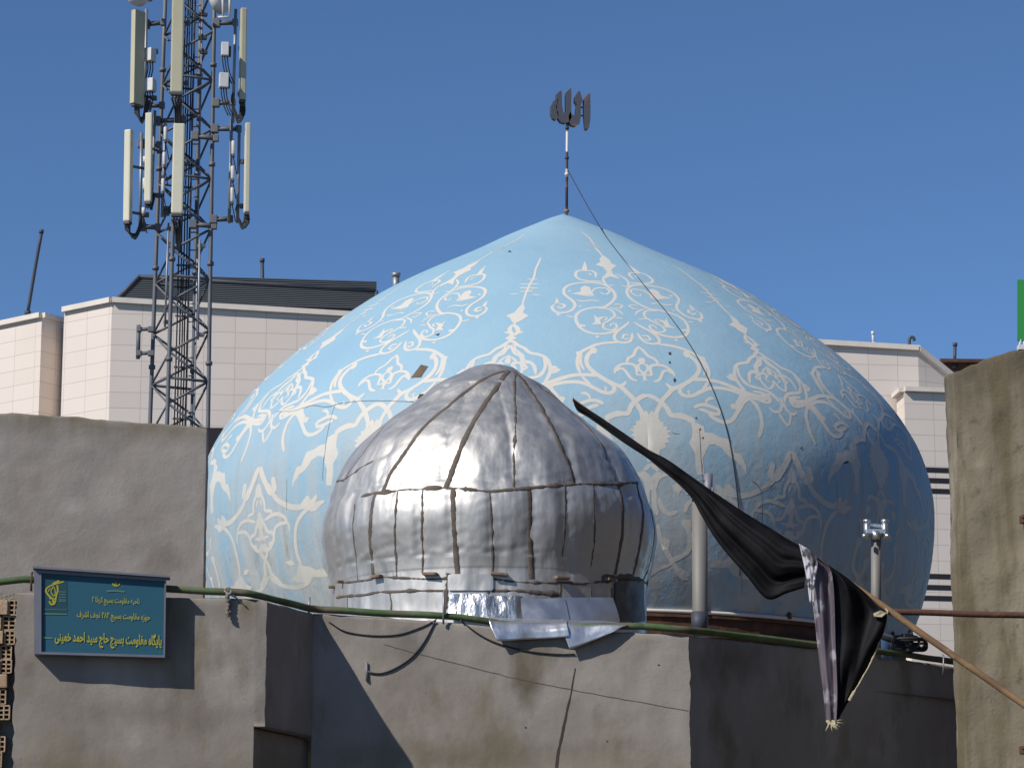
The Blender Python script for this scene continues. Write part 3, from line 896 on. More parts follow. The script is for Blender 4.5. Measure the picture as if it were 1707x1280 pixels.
FILLS = [  # (window, mirror, points)
    (1, None, [(690, 300), (650, 340), (665, 370), (610, 405), (690, 430), (720, 460), (735, 485), (700, 530), (680, 548), (730, 552), (770, 532), (880, 562), (840, 530), (795, 500), (785, 460), (815, 430), (850, 415), (785, 395), (757, 345), (720, 320)]),
    (1, 'A', [(490, 360), (470, 420), (455, 465), (520, 475), (515, 420)]),
    (1, 'A', [(350, 718), (400, 708), (450, 695), (440, 655), (490, 632), (545, 648), (565, 690), (595, 742), (540, 735), (490, 740), (430, 722)]),
    (1, 'A', [(310, 688), (345, 680), (340, 700), (300, 700)]),
    (1, 'A', [(588, 945), (625, 985), (665, 975), (700, 980), (660, 1010), (672, 1060), (620, 1055), (562, 1060), (605, 1030), (600, 990)]),
    (1, 'A', [(430, 1055), (495, 1060), (500, 1085), (450, 1078)]),
    (1, 'A', [(605, 1180), (640, 1180), (655, 1195), (620, 1205)]),
    (1, 'A', [(180, 765), (165, 810), (170, 835), (215, 815), (200, 790)]),
    (1, 'A', [(175, 935), (235, 940), (195, 965)]),
    (1, 'A', [(420, 850), (465, 850), (440, 870)]),
    (3, 'A', [(180, 285), (250, 270), (250, 300), (225, 335), (195, 330)]),
    (3, 'A', [(335, 245), (375, 240), (370, 262), (405, 268), (385, 302), (345, 300), (320, 285)]),
    (3, 'A', [(630, 620), (690, 578), (700, 600), (660, 650)]),
    (3, 'A', [(380, 120), (420, 130), (400, 145)]),
    (3, 'A', [(1270, 295), (1300, 260), (1345, 290), (1320, 330)]),
    (3, None, [(815, 345), (835, 355), (845, 338), (862, 350), (885, 345), (880, 370), (895, 380), (875, 395), (870, 415), (850, 410), (825, 415), (830, 390), (805, 380), (822, 368)]),
    (3, 'A', [(935, 903), (918, 945), (885, 935), (868, 965), (838, 955), (825, 985), (792, 985), (800, 1025), (755, 1040), (778, 1062), (722, 1070), (772, 1100), (738, 1135), (782, 1150), (752, 1192), (800, 1200), (795, 1245), (850, 1270), (870, 1340), (930, 1380), (945, 1400), (985, 1400), (985, 905), (950, 880)]),
    (5, 'A', [(555, 380), (620, 395), (690, 430), (700, 492), (780, 500), (850, 540), (945, 562), (975, 620), (1010, 700), (1070, 712), (1100, 780), (1125, 850), (1120, 940), (1100, 870), (1030, 790), (960, 750), (915, 705), (875, 650), (800, 612), (745, 620), (715, 680), (680, 760), (690, 850), (690, 920), (625, 930), (610, 850), (600, 700), (540, 600), (572, 530), (572, 450)]),
    (5, 'A', [(955, 210), (990, 195), (1040, 230), (985, 260)]),
    (5, 'A', [(880, 1095), (905, 1030), (935, 1010), (1000, 1070), (1040, 1120), (950, 1120)]),
    (5, 'A', [(370, 1030), (420, 1000), (470, 1070), (440, 1110), (400, 1090)]),
    (6, 'B', [(722, 735), (700, 790), (690, 850), (722, 885), (752, 885), (752, 745)]),
    (6, 'B', [(725, 1035), (705, 1090), (680, 1110), (690, 1190), (725, 1215), (755, 1215), (755, 1045)]),
    (2, None, [(530, 500), (490, 540), (465, 572), (395, 600), (432, 620), (440, 645), (470, 660), (510, 640), (575, 600), (530, 575), (548, 540)]),
    (2, None, [(440, 745), (388, 778), (430, 800), (482, 778)]),
    (2, 'B', [(745, 1030), (790, 1010), (832, 1022), (800, 1050), (745, 1060)]),
    (2, 'B', [(400, 935), (420, 905), (435, 950), (425, 985), (390, 960)]),
    (4, 'B', [(1195, 970), (1230, 975), (1262, 1000), (1225, 1030)]),
    (8, 'B', [(1190, 820), (1260, 850), (1330, 860), (1400, 900), (1500, 880), (1560, 980), (1480, 990), (1380, 985), (1290, 1050), (1180, 1060), (1090, 1020), (1160, 960)]),
    (8, 'B', [(1350, 75), (1470, 90), (1400, 160), (1340, 170), (1310, 130)]),
    (8, 'B', [(1020, 800), (1100, 780), (1150, 830), (1090, 850)]),
    (8, 'B', [(810, 560), (880, 520), (870, 600), (820, 610)]),
    (9, 'A', [(345, 490), (420, 480), (425, 545), (370, 545)]),
    (9, 'A', [(180, 640), (230, 620), (265, 650), (245, 720), (205, 720)]),
    (9, 'A', [(290, 880), (340, 850), (420, 900), (360, 950)]),
    (9, 'A', [(270, 210), (330, 250), (330, 300), (290, 270)]),
]


bm = BM()
lay = [0.0]


def put_ribbon(path, wm):
    """path: (theta, z) list"""
    lay[0] += 0.00002
    off = 0.0009 + (lay[0] % 0.0010)
    pts = [dpt(t, z, off) for t, z in path]
    prev = None
    n_ = len(pts)
    for i, (q, n) in enumerate(pts):
        d = pts[min(i + 1, n_ - 1)][0] - pts[max(i - 1, 0)][0]
        if d.length < 1e-7: continue
        s = n.cross(d).normalized()
        k = 1.0
        if i == 0 or i == n_ - 1: k = .45
        elif i == 1 or i == n_ - 2: k = .85
        k *= 1 + .16 * noise.noise(q * 4.0)
        a = bm.verts.new(q + s * wm * .5 * k)
        b = bm.verts.new(q - s * wm * .5 * k)
        if prev: bm.faces.new((prev[0], prev[1], b, a))
        prev = (a, b)


def put_fill(poly):
    lay[0] += 0.00002
    off = 0.0009 + (lay[0] % 0.0010)
    KX, KZ = 4.5, 1.35
    p2 = [Vector((t * KX, z * KZ)) for t, z in poly]
    x0, x1 = min(p.x for p in p2), max(p.x for p in p2)
    y0, y1 = min(p.y for p in p2), max(p.y for p in p2)
    vs = list(p2)
    st = .07
    inner = []
    y = y0 + st / 2
    while y < y1:
        x = x0 + st / 2
        while x < x1:
            c = False
            j = len(p2) - 1
            for i in range(len(p2)):
                a, b = p2[i], p2[j]
                if (a.y > y) != (b.y > y) and x < (b.x - a.x) * (y - a.y) / (b.y - a.y) + a.x: c = not c
                j = i
            if c and min((p - Vector((x, y))).length for p in p2) > .03: vs.append(Vector((x, y)))
            x += st
        y += st
    n = len(p2)
    r = geometry.delaunay_2d_cdt(vs, [(i, (i + 1) % n) for i in range(n)], [list(range(n))], 1, 1e-5)
    nv = [bm.verts.new(dpt(v.x / KX, v.y / KZ, off)[0]) for v in r[0]]
    for f in r[2]:
        try: bm.faces.new([nv[i] for i in f])
        except ValueError: pass


def spread(path, mir, put):
    path = [(warp(t, True), z) for t, z in path]
    v = [path]
    if mir:
        ax = 0.0 if mir == 'A' else R(22.5)
        t0 = path[len(path) // 2][0]
        ax = ax + SEC * round((t0 - ax) / SEC)
        v.append([(2 * ax - t, z) for t, z in path])
    for p_ in v:
        for k in range(8):
            put([(warp(t + k * SEC), z) for t, z in p_])


for S_ in STROKES:
    wn, mir, wd, pts = S_[:4]
    sm = crom([wpx(wn, p) for p in pts], 3.5)
    path = [h for h in (hit(p.x, p.y) for p in sm) if h]
    if len(path) < 2: continue
    spread(path, mir, lambda q: put_ribbon(q, wd * 0.0095))
for wn, mir, pts in FILLS:
    path = [h for h in (hit(*wpx(wn, p)) for p in pts) if h]
    if len(path) < 3: continue
    spread(path, mir, put_fill)
bmesh.ops.recalc_face_normals(bm, faces=bm.faces)
for f in bm.faces:
    c = f.calc_center_median()
    if f.normal.dot(Vector((c.x - DX, c.y - DY, c.z - 7))) < 0: f.normal_flip()
obj('painted_ornament', bm, M['white_paint'], dome, smooth=True)


# cracks, bare patches
def dome_line(bm, pts, wd, off=.0038):
    path = [h for h in (hit(p.x, p.y) for p in crom([Vector(p) for p in pts], 3)) if h]
    prev = None
    for i, (t, z) in enumerate(path):
        q, n = dpt(t, z, off)
        d = dpt(*path[min(i + 1, len(path) - 1)])[0] - dpt(*path[max(i - 1, 0)])[0]
        s = n.cross(d).normalized()
        k = wd * .0058 * (.6 + .7 * abs(noise.noise(q * 7)))
        j = Vector((1, 0, 1)) * .008 * noise.noise(q * 14)
        a, b = bm.verts.new(q + s * k / 2 + j), bm.verts.new(q - s * k / 2 + j)
        if prev: bm.faces.new((prev[0], prev[1], b, a))
        prev = (a, b)


for pts, wd in (([(461, 686), (490, 685), (520, 676), (545, 678), (570, 672), (610, 668), (640, 668), (690, 670)], 1.3),
                ([(560, 672), (552, 695), (545, 730), (540, 770)], .9), ([(1253, 800), (1265, 812), (1270, 830), (1271, 880)], 1.6),
                ([(1270, 818), (1280, 812), (1290, 808)], 1.8), ([(1166, 716), (1168, 760), (1172, 800), (1176, 830)], 1.2),
                ([(1318, 755), (1318, 775), (1310, 790)], 1.4), ([(478, 800), (478, 850)], 1.0), ([(540, 760), (538, 800)], .9),
                ([(1236, 950), (1237, 990)], .9), ([(1395, 800), (1396, 860)], .8), ([(1120, 722), (1132, 723)], 1.0)):
    bm = BM()
    dome_line(bm, pts, wd)
    obj('crack', bm, M['hairline'], dome)
for poly in ([(685, 630), (702, 608), (714, 611), (702, 629)], [(696, 664), (700, 657), (707, 657), (706, 663), (698, 666)],
             [(1114, 588), (1118, 587), (1119, 591), (1115, 592)], [(1115, 603), (1117, 602), (1118, 606), (1115, 606)],
             [(1122, 633), (1125, 630), (1127, 634), (1124, 638)], [(846, 420), (850, 418), (853, 421)],
             [(1333, 748), (1338, 743), (1336, 749)], [(1406, 771), (1414, 768), (1414, 771), (1407, 773)],
             [(725, 558), (733, 556), (731, 560)], [(1165, 715), (1168, 714), (1168, 718)], [(1169, 730), (1173, 728), (1172, 732)], [(1158, 697), (1161, 695), (1162, 699)]):
    bm = BM()
    path = [hit(*p) for p in poly]
    vs = [bm.verts.new(dpt(t, z, .0045)[0]) for t, z in path]
    bm.faces.new(vs)
    big = poly[0][0] == 685
    obj('bare_patch', bm, M['bare'] if big else M['crack'], dome)

# finial: pole and cut-steel calligraphy
FIN = P(944.5, 357, DY)
bm = BM()
top = P(945.5, 205, DY)
tube(bm, [FIN + Vector((0, 0, -.06)), FIN.lerp(top, .5), top], [.019, .018, .016], 10)
for k, (t, r_) in enumerate(((.02, .034), (.42, .030), (.60, .027), (.93, .026))):
    c = FIN.lerp(top, t)
    tube(bm, [c, c + Vector((0, 0, .035))], r_, 10)
fin = obj('finial_pole', bm, M['finial_pole'], dome)


def fz(p): return P(880 + p[0] / 5.336, 130 + p[1] / 5.336, DY)


bm = BM()
for poly in ([(522, 170), (545, 142), (555, 152), (557, 260), (556, 380), (542, 455), (530, 470), (515, 455), (509, 380), (503, 290), (503, 205)],
             [(425, 175), (457, 120), (471, 150), (489, 205), (472, 245), (470, 360), (458, 415), (425, 438), (390, 428), (366, 400), (362, 345), (378, 310), (392, 332), (415, 345), (432, 322), (440, 250), (421, 213)],
             [(343, 135), (382, 98), (387, 130), (385, 300), (388, 360), (372, 393), (335, 412), (298, 402), (276, 375), (262, 330), (256, 300), (262, 200), (260, 150), (292, 118), (302, 135), (304, 250), (316, 315), (334, 328), (344, 300)],
             [(238, 205), (258, 192), (270, 200), (262, 240), (248, 255), (250, 285), (268, 310), (272, 360), (252, 382), (226, 366), (211, 325), (213, 255)]):
    fr = [fz(p) + Vector((0, -.035, 0)) for p in poly]
    bk = [p + Vector((-.025, .07, 0)) for p in fr]
    hexa(bm, fr, bk)
for a, b in (((466, 263), (512, 266)), ((466, 335), (512, 345))):
    bar(bm, fz(a), fz(b), .022, 6)
bar(bm, fz((350, 395)), fz((350, 440)), .04, 8)
bmesh.ops.recalc_face_normals(bm, faces=bm.faces)
tri = [f for f in bm.faces if len(f.verts) > 4]
bmesh.ops.triangulate(bm, faces=tri)
obj('calligraphy', bm, M['finial'], fin)

# earthing cable hanging from the finial down over the dome
bm = BM()
pts = [P(946, 283, DY), P(962, 312, DY - .1), P(982, 348, DY - .25)]
for p in ((1008, 392), (1035, 428), (1075, 478), (1110, 520), (1143, 565), (1168, 607), (1188, 650), (1203, 690), (1215, 733), (1223, 780), (1229, 830), (1232, 880), (1233, 960)):
    h = hit(*p)
    pts.append(dpt(h[0], h[1], .007)[0])
tube(bm, crom(pts, .08), .0052, 6)
bm2 = obj('earthing_cable', bm, M['cable'], loc=FIN)
tag(bm2, 'thin dark cable running from the finial pole down over the blue dome', 'cable')

# ------------------------------------------------------------------ small silver dome
SX, SY = -0.2221, 28.0
SP = [(7.735, 0.12), (7.700, 0.225), (7.618, 0.352), (7.485, 0.57), (7.31, 0.771), (7.148, 0.971), (6.98, 1.171), (6.854, 1.304), (6.716, 1.403),
      (6.561, 1.485), (6.353, 1.558), (6.187, 1.610), (5.997, 1.630), (5.791, 1.598), (5.632, 1.560), (5.526, 1.541), (5.391, 1.533), (4.6, 1.533)]
SPS = [(p.x, p.y) for p in crom([(z, r, 0) for z, r in SP], .016)]


def srad(z):
    for (z0, r0), (z1, r1) in zip(SPS, SPS[1:]):
        if z <= z0 and z >= z1:
            return r0 + (r1 - r0) * ((z - z0) / (z1 - z0) if z1 != z0 else 0)
    return SPS[0][1] if z > SPS[0][0] else SPS[-1][1]


def scx(z):  # the tip leans to the right
    return SX + max(0.0, (z - 7.60) / .14) * .05 if z < 7.74 else SX + .05


ZSEAM = 6.33
PANEL_LOW = (-1.15, -.95, -.78, -.60, -.42, -.21, .01, .25, .47, .69, .98, 1.3)
PANEL_UP = (-1.2, -.73, -.28, .15, .55, .93, 1.3)


def spt(th, z, off=0.0):
    r = srad(z)
    dr = (srad(z + .02) - srad(z - .02)) / .04
    n = Vector((math.sin(th), -math.cos(th), -dr)).normalized()
    q = Vector((scx(z) + r * math.sin(th), SY - r * math.cos(th), z))
    w_ = .020 * noise.noise(q * 2.2) + .005 * noise.noise(q * 6.5)
    t = math.atan2(math.sin(th), math.cos(th))
    low = z < ZSEAM
    lim = PANEL_LOW if low else PANEL_UP
    if z > 5.62 and z < 7.45:
        dm = min(abs(t - x) for x in lim) * r
        dh = abs(z - ZSEAM)
        near = math.exp(-(dm / .05) ** 2)
        nh = math.exp(-(dh / .05) ** 2)
        nb = math.exp(-((z - 5.66) / .06) ** 2)
        w_ -= .010 * near + .008 * nh
        # creases that run out from the joints
        k = math.exp(-dm / .09) + (math.exp(-dh / .10) if low else .8 * math.exp(-dh / .16)) + nb
        w_ += .0060 * min(1.3, k) * noise.noise(Vector((t * 7.0 + z * 5.0, z * 13.0 - t * 9.0, 2.0 + 3 * low)))
        w_ += .0040 * min(1.3, k) * noise.noise(Vector((t * 26.0 - z * 6.0, z * 18.0, 7.0)))
        # each sheet lies a little differently
        pid = sum(1 for x in lim if x < t) + (40 if low else 0)
        w_ += .012 * noise.noise(Vector((pid * 3.7, 1.5, 0))) * math.sin(math.pi * max(0, min(1, (ZSEAM - z) / .75 if low else (z - ZSEAM) / 1.1)))
    return q + n * (off + w_), n


def shit(px, py):
    d = (P(px, py, 30) - CAM).normalized()
    t = 25.0
    while t < 31:
        q = CAM + d * t
        if q.z < 7.74 and math.hypot(q.x - scx(q.z), q.y - SY) < srad(q.z):
            return math.atan2(q.x - scx(q.z), -(q.y - SY)), q.z
        t += .01
    return None


sdome = empty('foil_dome', (SX, SY, 4.55), 'small dome wrapped in silver aluminium foil with brown bitumen seams', 'dome')
bm = BM()
rings = []
zs = [z for z, r in SPS]
for z in zs:
    rings.append([bm.verts.new(spt(2 * math.pi * k / 420, z)[0]) for k in range(420)])
tip = bm.verts.new((SX + .17, SY - .02, 7.722))
for k in range(420): bm.faces.new((tip, rings[0][k], rings[0][(k + 1) % 420]))
for a, b in zip(rings, rings[1:]):
    for k in range(420): bm.faces.new((a[k], b[k], b[(k + 1) % 420], a[(k + 1) % 420]))
obj('shell', bm, M['silver'], sdome, smooth=True)


def seam(pts, wd, rough=.35, mt='bitumen', off=.003, name='seam'):
    bm = BM()
    prev = None
    path = [h for h in (shit(p.x, p.y) for p in crom([Vector(p) for p in pts], 4)) if h]
    for i, (t, z) in enumerate(path):
        q, n = spt(t, z, off)
        d = spt(*path[min(i + 1, len(path) - 1)])[0] - spt(*path[max(i - 1, 0)])[0]
        if d.length < 1e-6: continue
        s = n.cross(d).normalized()
        k = wd * .0066 * (1 + rough * 1.3 * noise.noise(q * 9) + rough * noise.noise(q * 31))
        k = max(k, .004)
        j = s * .006 * noise.noise(q * 4.0) * (1 + rough)
        vs = [bm.verts.new(q + j + s * k / 2 - n * .008), bm.verts.new(q + j + s * k * .4), bm.verts.new(q + j - s * k * .4), bm.verts.new(q + j - s * k / 2 - n * .008)]
        if prev:
            for m_ in range(3): bm.faces.new((prev[m_], prev[m_ + 1], vs[m_ + 1], vs[m_]))
        prev = vs
    if len(bm.faces) == 0:
        bm.free(); return
    return obj(name, bm, M[mt], sdome, smooth=True)


T = (848, 618)
for pts, wd, rg in (
        ([T, (822, 624), (780, 649), (738, 683), (700, 720), (670, 760), (650, 792), (640, 818)], 7.5, .2),
        ([T, (840, 628), (810, 670), (785, 710), (766, 752), (752, 788), (742, 815)], 9, .2),
        ([(858, 622), (858, 660), (860, 700), (858, 740), (857, 780), (857, 812)], 3.5, 1.0),
        ([(856, 619), (880, 645), (905, 685), (928, 730), (945, 770), (958, 803)], 8, .4),
        ([(868, 622), (930, 668), (985, 715), (1010, 755), (1026, 800)], 4, .6),
        ([(700, 640), (650, 700), (605, 755), (575, 795)], 2, .6),
        ([(558, 803), (572, 800), (600, 780), (622, 768)], 3.5, .9),
        ([(600, 828), (625, 822), (640, 822), (680, 815), (730, 814), (780, 816), (820, 819), (860, 815), (900, 812), (940, 808), (980, 806), (1020, 806), (1071, 804)], 5, 1.1),
        ([(627, 823), (621, 850), (618, 890), (619, 930), (623, 960)], 8.5, .2),
        ([(663, 818), (661, 860), (660, 900), (662, 960)], 3, .9),
        ([(706, 816), (704, 870), (704, 910), (705, 955)], 3.5, 1.0),
        ([(756, 816), (757, 860), (760, 910), (763, 957)], 9.5, .2),
        ([(816, 818), (818, 860), (821, 920), (821, 952)], 3.5, .9),
        ([(881, 812), (883, 870), (885, 920), (886, 965)], 10, .2),
        ([(942, 806), (942, 860), (940, 900), (936, 940)], 3.2, .9),
        ([(989, 806), (990, 860), (990, 910), (985, 945)], 3, .9),
        ([(1032, 805), (1038, 850), (1036, 900), (1024, 958)], 7, .2),
        ([(1060, 805), (1070, 850), (1068, 900), (1055, 958)], 7, .2),
        ([(590, 840), (588, 880), (590, 920), (596, 966)], 2.4, .8),
        ([(1085, 850), (1090, 890), (1083, 940), (1074, 965)], 3, .4),
        ([(572, 972), (600, 967), (640, 962), (690, 963), (738, 964), (800, 962), (850, 968), (890, 971), (940, 972), (985, 971), (1020, 968)], 4, 1.0),
        ([(560, 996), (600, 991), (650, 986), (700, 983), (745, 985)], 4.5, .6),
        ([(820, 983), (860, 984), (900, 988), (935, 992)], 6, .8),
        ([(747, 955), (745, 975), (743, 1000), (741, 1030)], 8, .9),
        ([(648, 985), (651, 1000), (651, 1020)], 3, .5), ([(580, 993), (581, 1015)], 2.4, .5),
        ([(814, 985), (812, 1005), (818, 1020)], 4, .8),
        ([(934, 970), (934, 1000)], 3, .4), ([(985, 975), (984, 1035)], 2.6, .4), ([(1018, 980), (1018, 1035)], 3, .4),
        ([(1058, 970), (1056, 1000), (1053, 1045)], 7, .4),
        ([(1003, 965), (1030, 962), (1060, 966), (1080, 972)], 10, .7)):
    seam(pts, wd, rg)


def foil_patch(grid_px, bulge, mt, name, off=.02, lean=0.0):
    """crumpled sheet laid against the lower band of the silver dome: rows of pixel points"""
    bm = BM()
    rows = []
    for j, row in enumerate(grid_px):
        line = crom([Vector(p) for p in row], 5)
        rows.append(line)
    n = min(len(r_) for r_ in rows)
    V = []
    for jr, r_ in enumerate(rows):
        L = []
        for i in range(n):
            p = r_[int(round(i * (len(r_) - 1) / (n - 1)))]
            h = shit(p.x, p.y)
            q, nn = spt(h[0], h[1], off + lean * jr / (len(rows) - 1))
            c = bulge * (noise.noise(Vector((p.x * .06, p.y * .025, 2.2))) + .6 * noise.noise(Vector((p.x * .16, p.y * .05, 5.1))))
            L.append(bm.verts.new(q + nn * c))
        V.append(L)
    for a, b in zip(V, V[1:]):
        for i in range(n - 1): bm.faces.new((a[i], a[i + 1], b[i + 1], b[i]))
    o = obj(name, bm, M[mt], sdome, smooth=True)
    md = o.modifiers.new('sub', 'SUBSURF'); md.levels = 1; md.render_levels = 2
    return o


def rows(x0, x1, ys, top=None):
    return [[(x, y + (top(x) if top else 0)) for x in [x0 + (x1 - x0) * k / 8 for k in range(9)]] for y in ys]


foil_patch(rows(747, 822, (957, 965, 973, 981, 984)), .012, 'silver', 'foil_patch', .016)
foil_patch(rows(750, 818, (990, 998, 1006, 1014, 1024, 1034)), .022, 'foil_crumpled', 'foil_patch', .02, .04)
foil_patch(rows(816, 872, (994, 1000, 1006, 1012, 1020, 1034)), .03, 'foil_crumpled', 'foil_patch', .035, .06)
foil_patch(rows(866, 938, (996, 1004, 1012, 1020, 1030, 1040), lambda x: 3 * math.sin((x - 866) / 23)), .012, 'foil_flap', 'foil_patch', .045, .10)
foil_patch(rows(930, 1016, (996, 1004, 1012, 1020, 1030, 1040)), .006, 'foil_flap', 'foil_patch', .03, .10)
foil_patch(rows(1022, 1072, (968, 980, 992, 1005, 1020, 1036)), .012, 'dark_wrap', 'foil_patch', .022)
# brick stubs that stick through the foil
for (px, py, wd) in ((571, 969, 9), (632, 961, 22), (719, 957, 28), (832, 957, 32), (935, 963, 28), (1012, 966, 20), (549, 978, 8)):
    h = shit(px, py)
    if not h: h = shit(px + 8, py)
    q, n = spt(h[0], h[1], .02)
    bm = BM()
    box(bm, q + n * .01, (wd * .0050, .06, .028), rz=h[0], bev=.008, ry=random.uniform(-.08, .08))
    obj('brick_stub', bm, M['stub'], sdome)


# loose foil flaps that hang over the parapet
def sheet(name, pts_rows, mt, parent, thick=.004, wob=.0):
    """pts_rows: rows of (px, py, Y)"""
    bm = BM()
    V = []
    for row in pts_rows:
        line = crom([P(*p) for p in row], .03)
        V.append(line)
    n = min(len(v) for v in V)
    W = []
    for j, line in enumerate(V):
        L = []
        for i in range(n):
            f = i * (len(line) - 1) / (n - 1)
            a = line[int(f)]
            b = line[min(int(f) + 1, len(line) - 1)]
            p = a.lerp(b, f - int(f))
            p = p + Vector((0, wob * noise.noise(p * 7.0), 0))
            L.append(bm.verts.new(p))
        W.append(L)
    for a, b in zip(W, W[1:]):
        for i in range(n - 1): bm.faces.new((a[i], b[i], b[i + 1], a[i + 1]))
    o = obj(name, bm, M[mt], parent, smooth=True)
    md = o.modifiers.new('sub', 'SUBSURF'); md.levels = 1; md.render_levels = 2; md.subdivision_type = 'SIMPLE'
    md = o.modifiers.new('thick', 'SOLIDIFY'); md.thickness = thick; md.offset = 0
    return o


sheet('foil_flap', [[(812, 1026, 26.32), (822, 1028, 26.33), (838, 1030, 26.34), (870, 1031, 26.35), (910, 1032, 26.35), (946, 1033, 26.35)],
                    [(815, 1034, 26.07), (824, 1036, 26.075), (838, 1037, 26.08), (870, 1038, 26.09), (910, 1040, 26.10), (945, 1038, 26.11)],
                    [(819, 1047, 26.03), (826, 1048, 26.03), (840, 1051, 26.03), (870, 1052, 26.05), (910, 1051, 26.06), (947, 1048, 26.07)],
                    [(829, 1068, 26.02), (834, 1068, 26.02), (846, 1068, 26.03), (870, 1066, 26.05), (910, 1064, 26.06), (950, 1062, 26.075)]],
      'foil_flap', sdome, wob=.02)
sheet('foil_flap', [[(936, 1031, 26.36), (960, 1034, 26.36), (990, 1034, 26.36), (1020, 1036, 26.36), (1048, 1041, 26.36)],
                    [(938, 1040, 26.10), (960, 1042, 26.11), (990, 1042, 26.12), (1018, 1042, 26.12), (1046, 1042, 26.13)],
                    [(942, 1062, 26.075), (962, 1060, 26.08), (985, 1056, 26.09), (1008, 1050, 26.105), (1038, 1044, 26.12)],
                    [(950, 1083, 26.07), (968, 1076, 26.075), (985, 1069, 26.085), (1002, 1062, 26.09), (1018, 1055, 26.10)]],
      'foil_flap', sdome, wob=.012)

# ------------------------------------------------------------------ green pipe along the wall top
bm = BM()
gp = [(-60, 977, 24.66), (0, 970, 24.70), (40, 965, 24.72), (57, 966, 24.75), (170, 975, 24.84), (277, 981, 24.90), (340, 985, 24.94), (400, 987, 24.97), (425, 991, 25.0), (470, 1002, 25.45),
      (520, 1014, 25.93), (560, 1017, 25.97), (640, 1022, 26.02), (735, 1026, 26.06), (770, 1029, 26.08), (810, 1035, 26.10), (850, 1041, 26.14), (940, 1044, 26.16), (1040, 1043, 26.18), (1090, 1045, 26.2),
      (1150, 1050, 26.25), (1220, 1058, 26.72), (1300, 1067, 27.22), (1380, 1077, 27.7), (1480, 1087, 28.35), (1578, 1101, 29.0), (1650, 1110, 29.5)]
pts = crom([P(*p) for p in gp], .06)
tube(bm, [p + Vector((0, 0, .004 * noise.noise(p * 3))) for p in pts], [.031 * (1 + .10 * noise.noise(p * 2.3)) for p in pts], 12)
o = obj('green_pipe', bm, M['green_pipe'], loc=P(400, 987, 25))
tag(o, 'mottled green pipe laid along the top of the plastered parapet', 'pipe')
# metal pegs that hold the pipe
for i, (px, y0, y1, Y, lb) in enumerate(((53, 955, 985, 24.70, 'short rusty peg holding the green pipe left of the sign board'),
                                         (516, 997, 1024, 25.9, 'short grey peg holding the green pipe at the wall return'),
                                         (740, 985, 1040, 26.02, 'long grey peg at the green pipe in front of the foil dome'),
                                         (1573, 1092, 1125, 28.4, 'pale peg holding the green pipe beside the concrete wall'))):
    bm = BM()
    a, b = P(px, y0, Y), P(px - 1, y1, Y)
    tube(bm, [a, a.lerp(b, .5) + Vector((0, -.012, 0)), b], .010 if i < 3 else .007, 8)
    tube(bm, [a + Vector((0, 0, .0)), a + Vector((0, .04, .01))], .009, 8)
    o = obj('metal_peg', bm, M['rust' if i == 0 else 'galv'], loc=b)
    tag(o, lb, 'peg', 'pegs holding the green pipe')
# dark rod in place of a peg's shadow notch beside the shaded wall
bm = BM()
a, b = onw(611, 1104, .012), onw(612, 1135, .012)
tube(bm, [a, b], .012, 8)
tube(bm, [onw(611, 1118, .012), onw(620, 1121, .012)], .006, 6)
o = obj('peg_shadow_rod', bm, M['post_dark'], loc=b)
tag(o, 'dark rod drawn in place of a peg shadow on the middle wall, at a sagging cable end', 'rod')
# rag tied to the pipe
bm = BM()
pts = [P(380, 985, 24.93), P(379, 996, 24.91), P(381, 1006, 24.92), P(379, 1018, 24.91), P(381, 1028, 24.91)]
tube(bm, crom(pts, .01), [.012 + .010 * abs(math.sin(i * .9)) for i in range(len(crom(pts, .01)))], 8)
pts = [P(374, 982, 24.90), P(380, 978, 24.89), P(386, 983, 24.90), P(381, 990, 24.90), P(374, 984, 24.90)]
tube(bm, crom(pts, .01), .006, 6, mi=1)
pts = [P(384, 988, 24.92), P(394, 996, 24.93), P(403, 1004, 24.95), P(411, 1012, 24.96)]
tube(bm, crom(pts, .02), [.010, .016, .012] + [.006] * (len(crom(pts, .02)) - 3), 7, mi=0)
o = obj('tied_rag', bm, [M['rag'], M['rope']], loc=P(380, 985, 24.95))
tag(o, 'twisted grey rag and white string tied to the green pipe', 'rag')
# sagging cables
for lb, pts, r_ in (
        ('thin dark cable sagging under the green pipe beside the wall return', [(548, 1036, 25.96), (575, 1052, 25.965), (620, 1059, 25.975), (665, 1057, 25.99), (705, 1044, 26.01), (728, 1032, 26.03)], .006),
        ('dark cable drooping from the green pipe to the dark rod', [(726, 1034, 26.03), (708, 1068, 26.015), (686, 1095, 26.0), (660, 1113, 25.99), (636, 1122, 25.98), (616, 1121, 25.965)], .0075),
        ('dark cable drooping from the green pipe towards the foil flaps', [(768, 1034, 26.04), (800, 1058, 26.055), (835, 1074, 26.07), (880, 1085, 26.09), (925, 1090, 26.105), (958, 1090, 26.12)], .007)):
    bm = BM()
    cp = [onw(p.x, p.y, r_ + .002) for p in crom([Vector((x, y, 0)) for x, y, _ in pts], 5)]
    cp[0] = P(*pts[0])
    tube(bm, cp, r_, 7)
    o = obj('sagging_cable', bm, M['cable'], loc=P(*pts[0]))
    tag(o, lb, 'cable', 'cables sagging on the plastered wall')

# ------------------------------------------------------------------ sign board
A0, A1 = P(57, 1090, 24.62), P(275, 1096, 24.74)
T0, T1 = P(57, 949, 24.62), P(277, 964, 24.74)
sign = empty('sign_board', (A0 + A1) / 2, 'teal metal sign board with yellow Persian lettering on the plastered wall', 'sign')
U = (A1 - A0); U.z = 0
SW = U.length
U.normalize()
NF = Vector((U.y, -U.x, 0))


def sp(u, v, d=0.0):
    """u, v in 0..1 over the sign front, d metres out of it"""
    a = A0.lerp(A1, u)
    b = T0.lerp(T1, u)
    return a.lerp(b, v) + NF * d


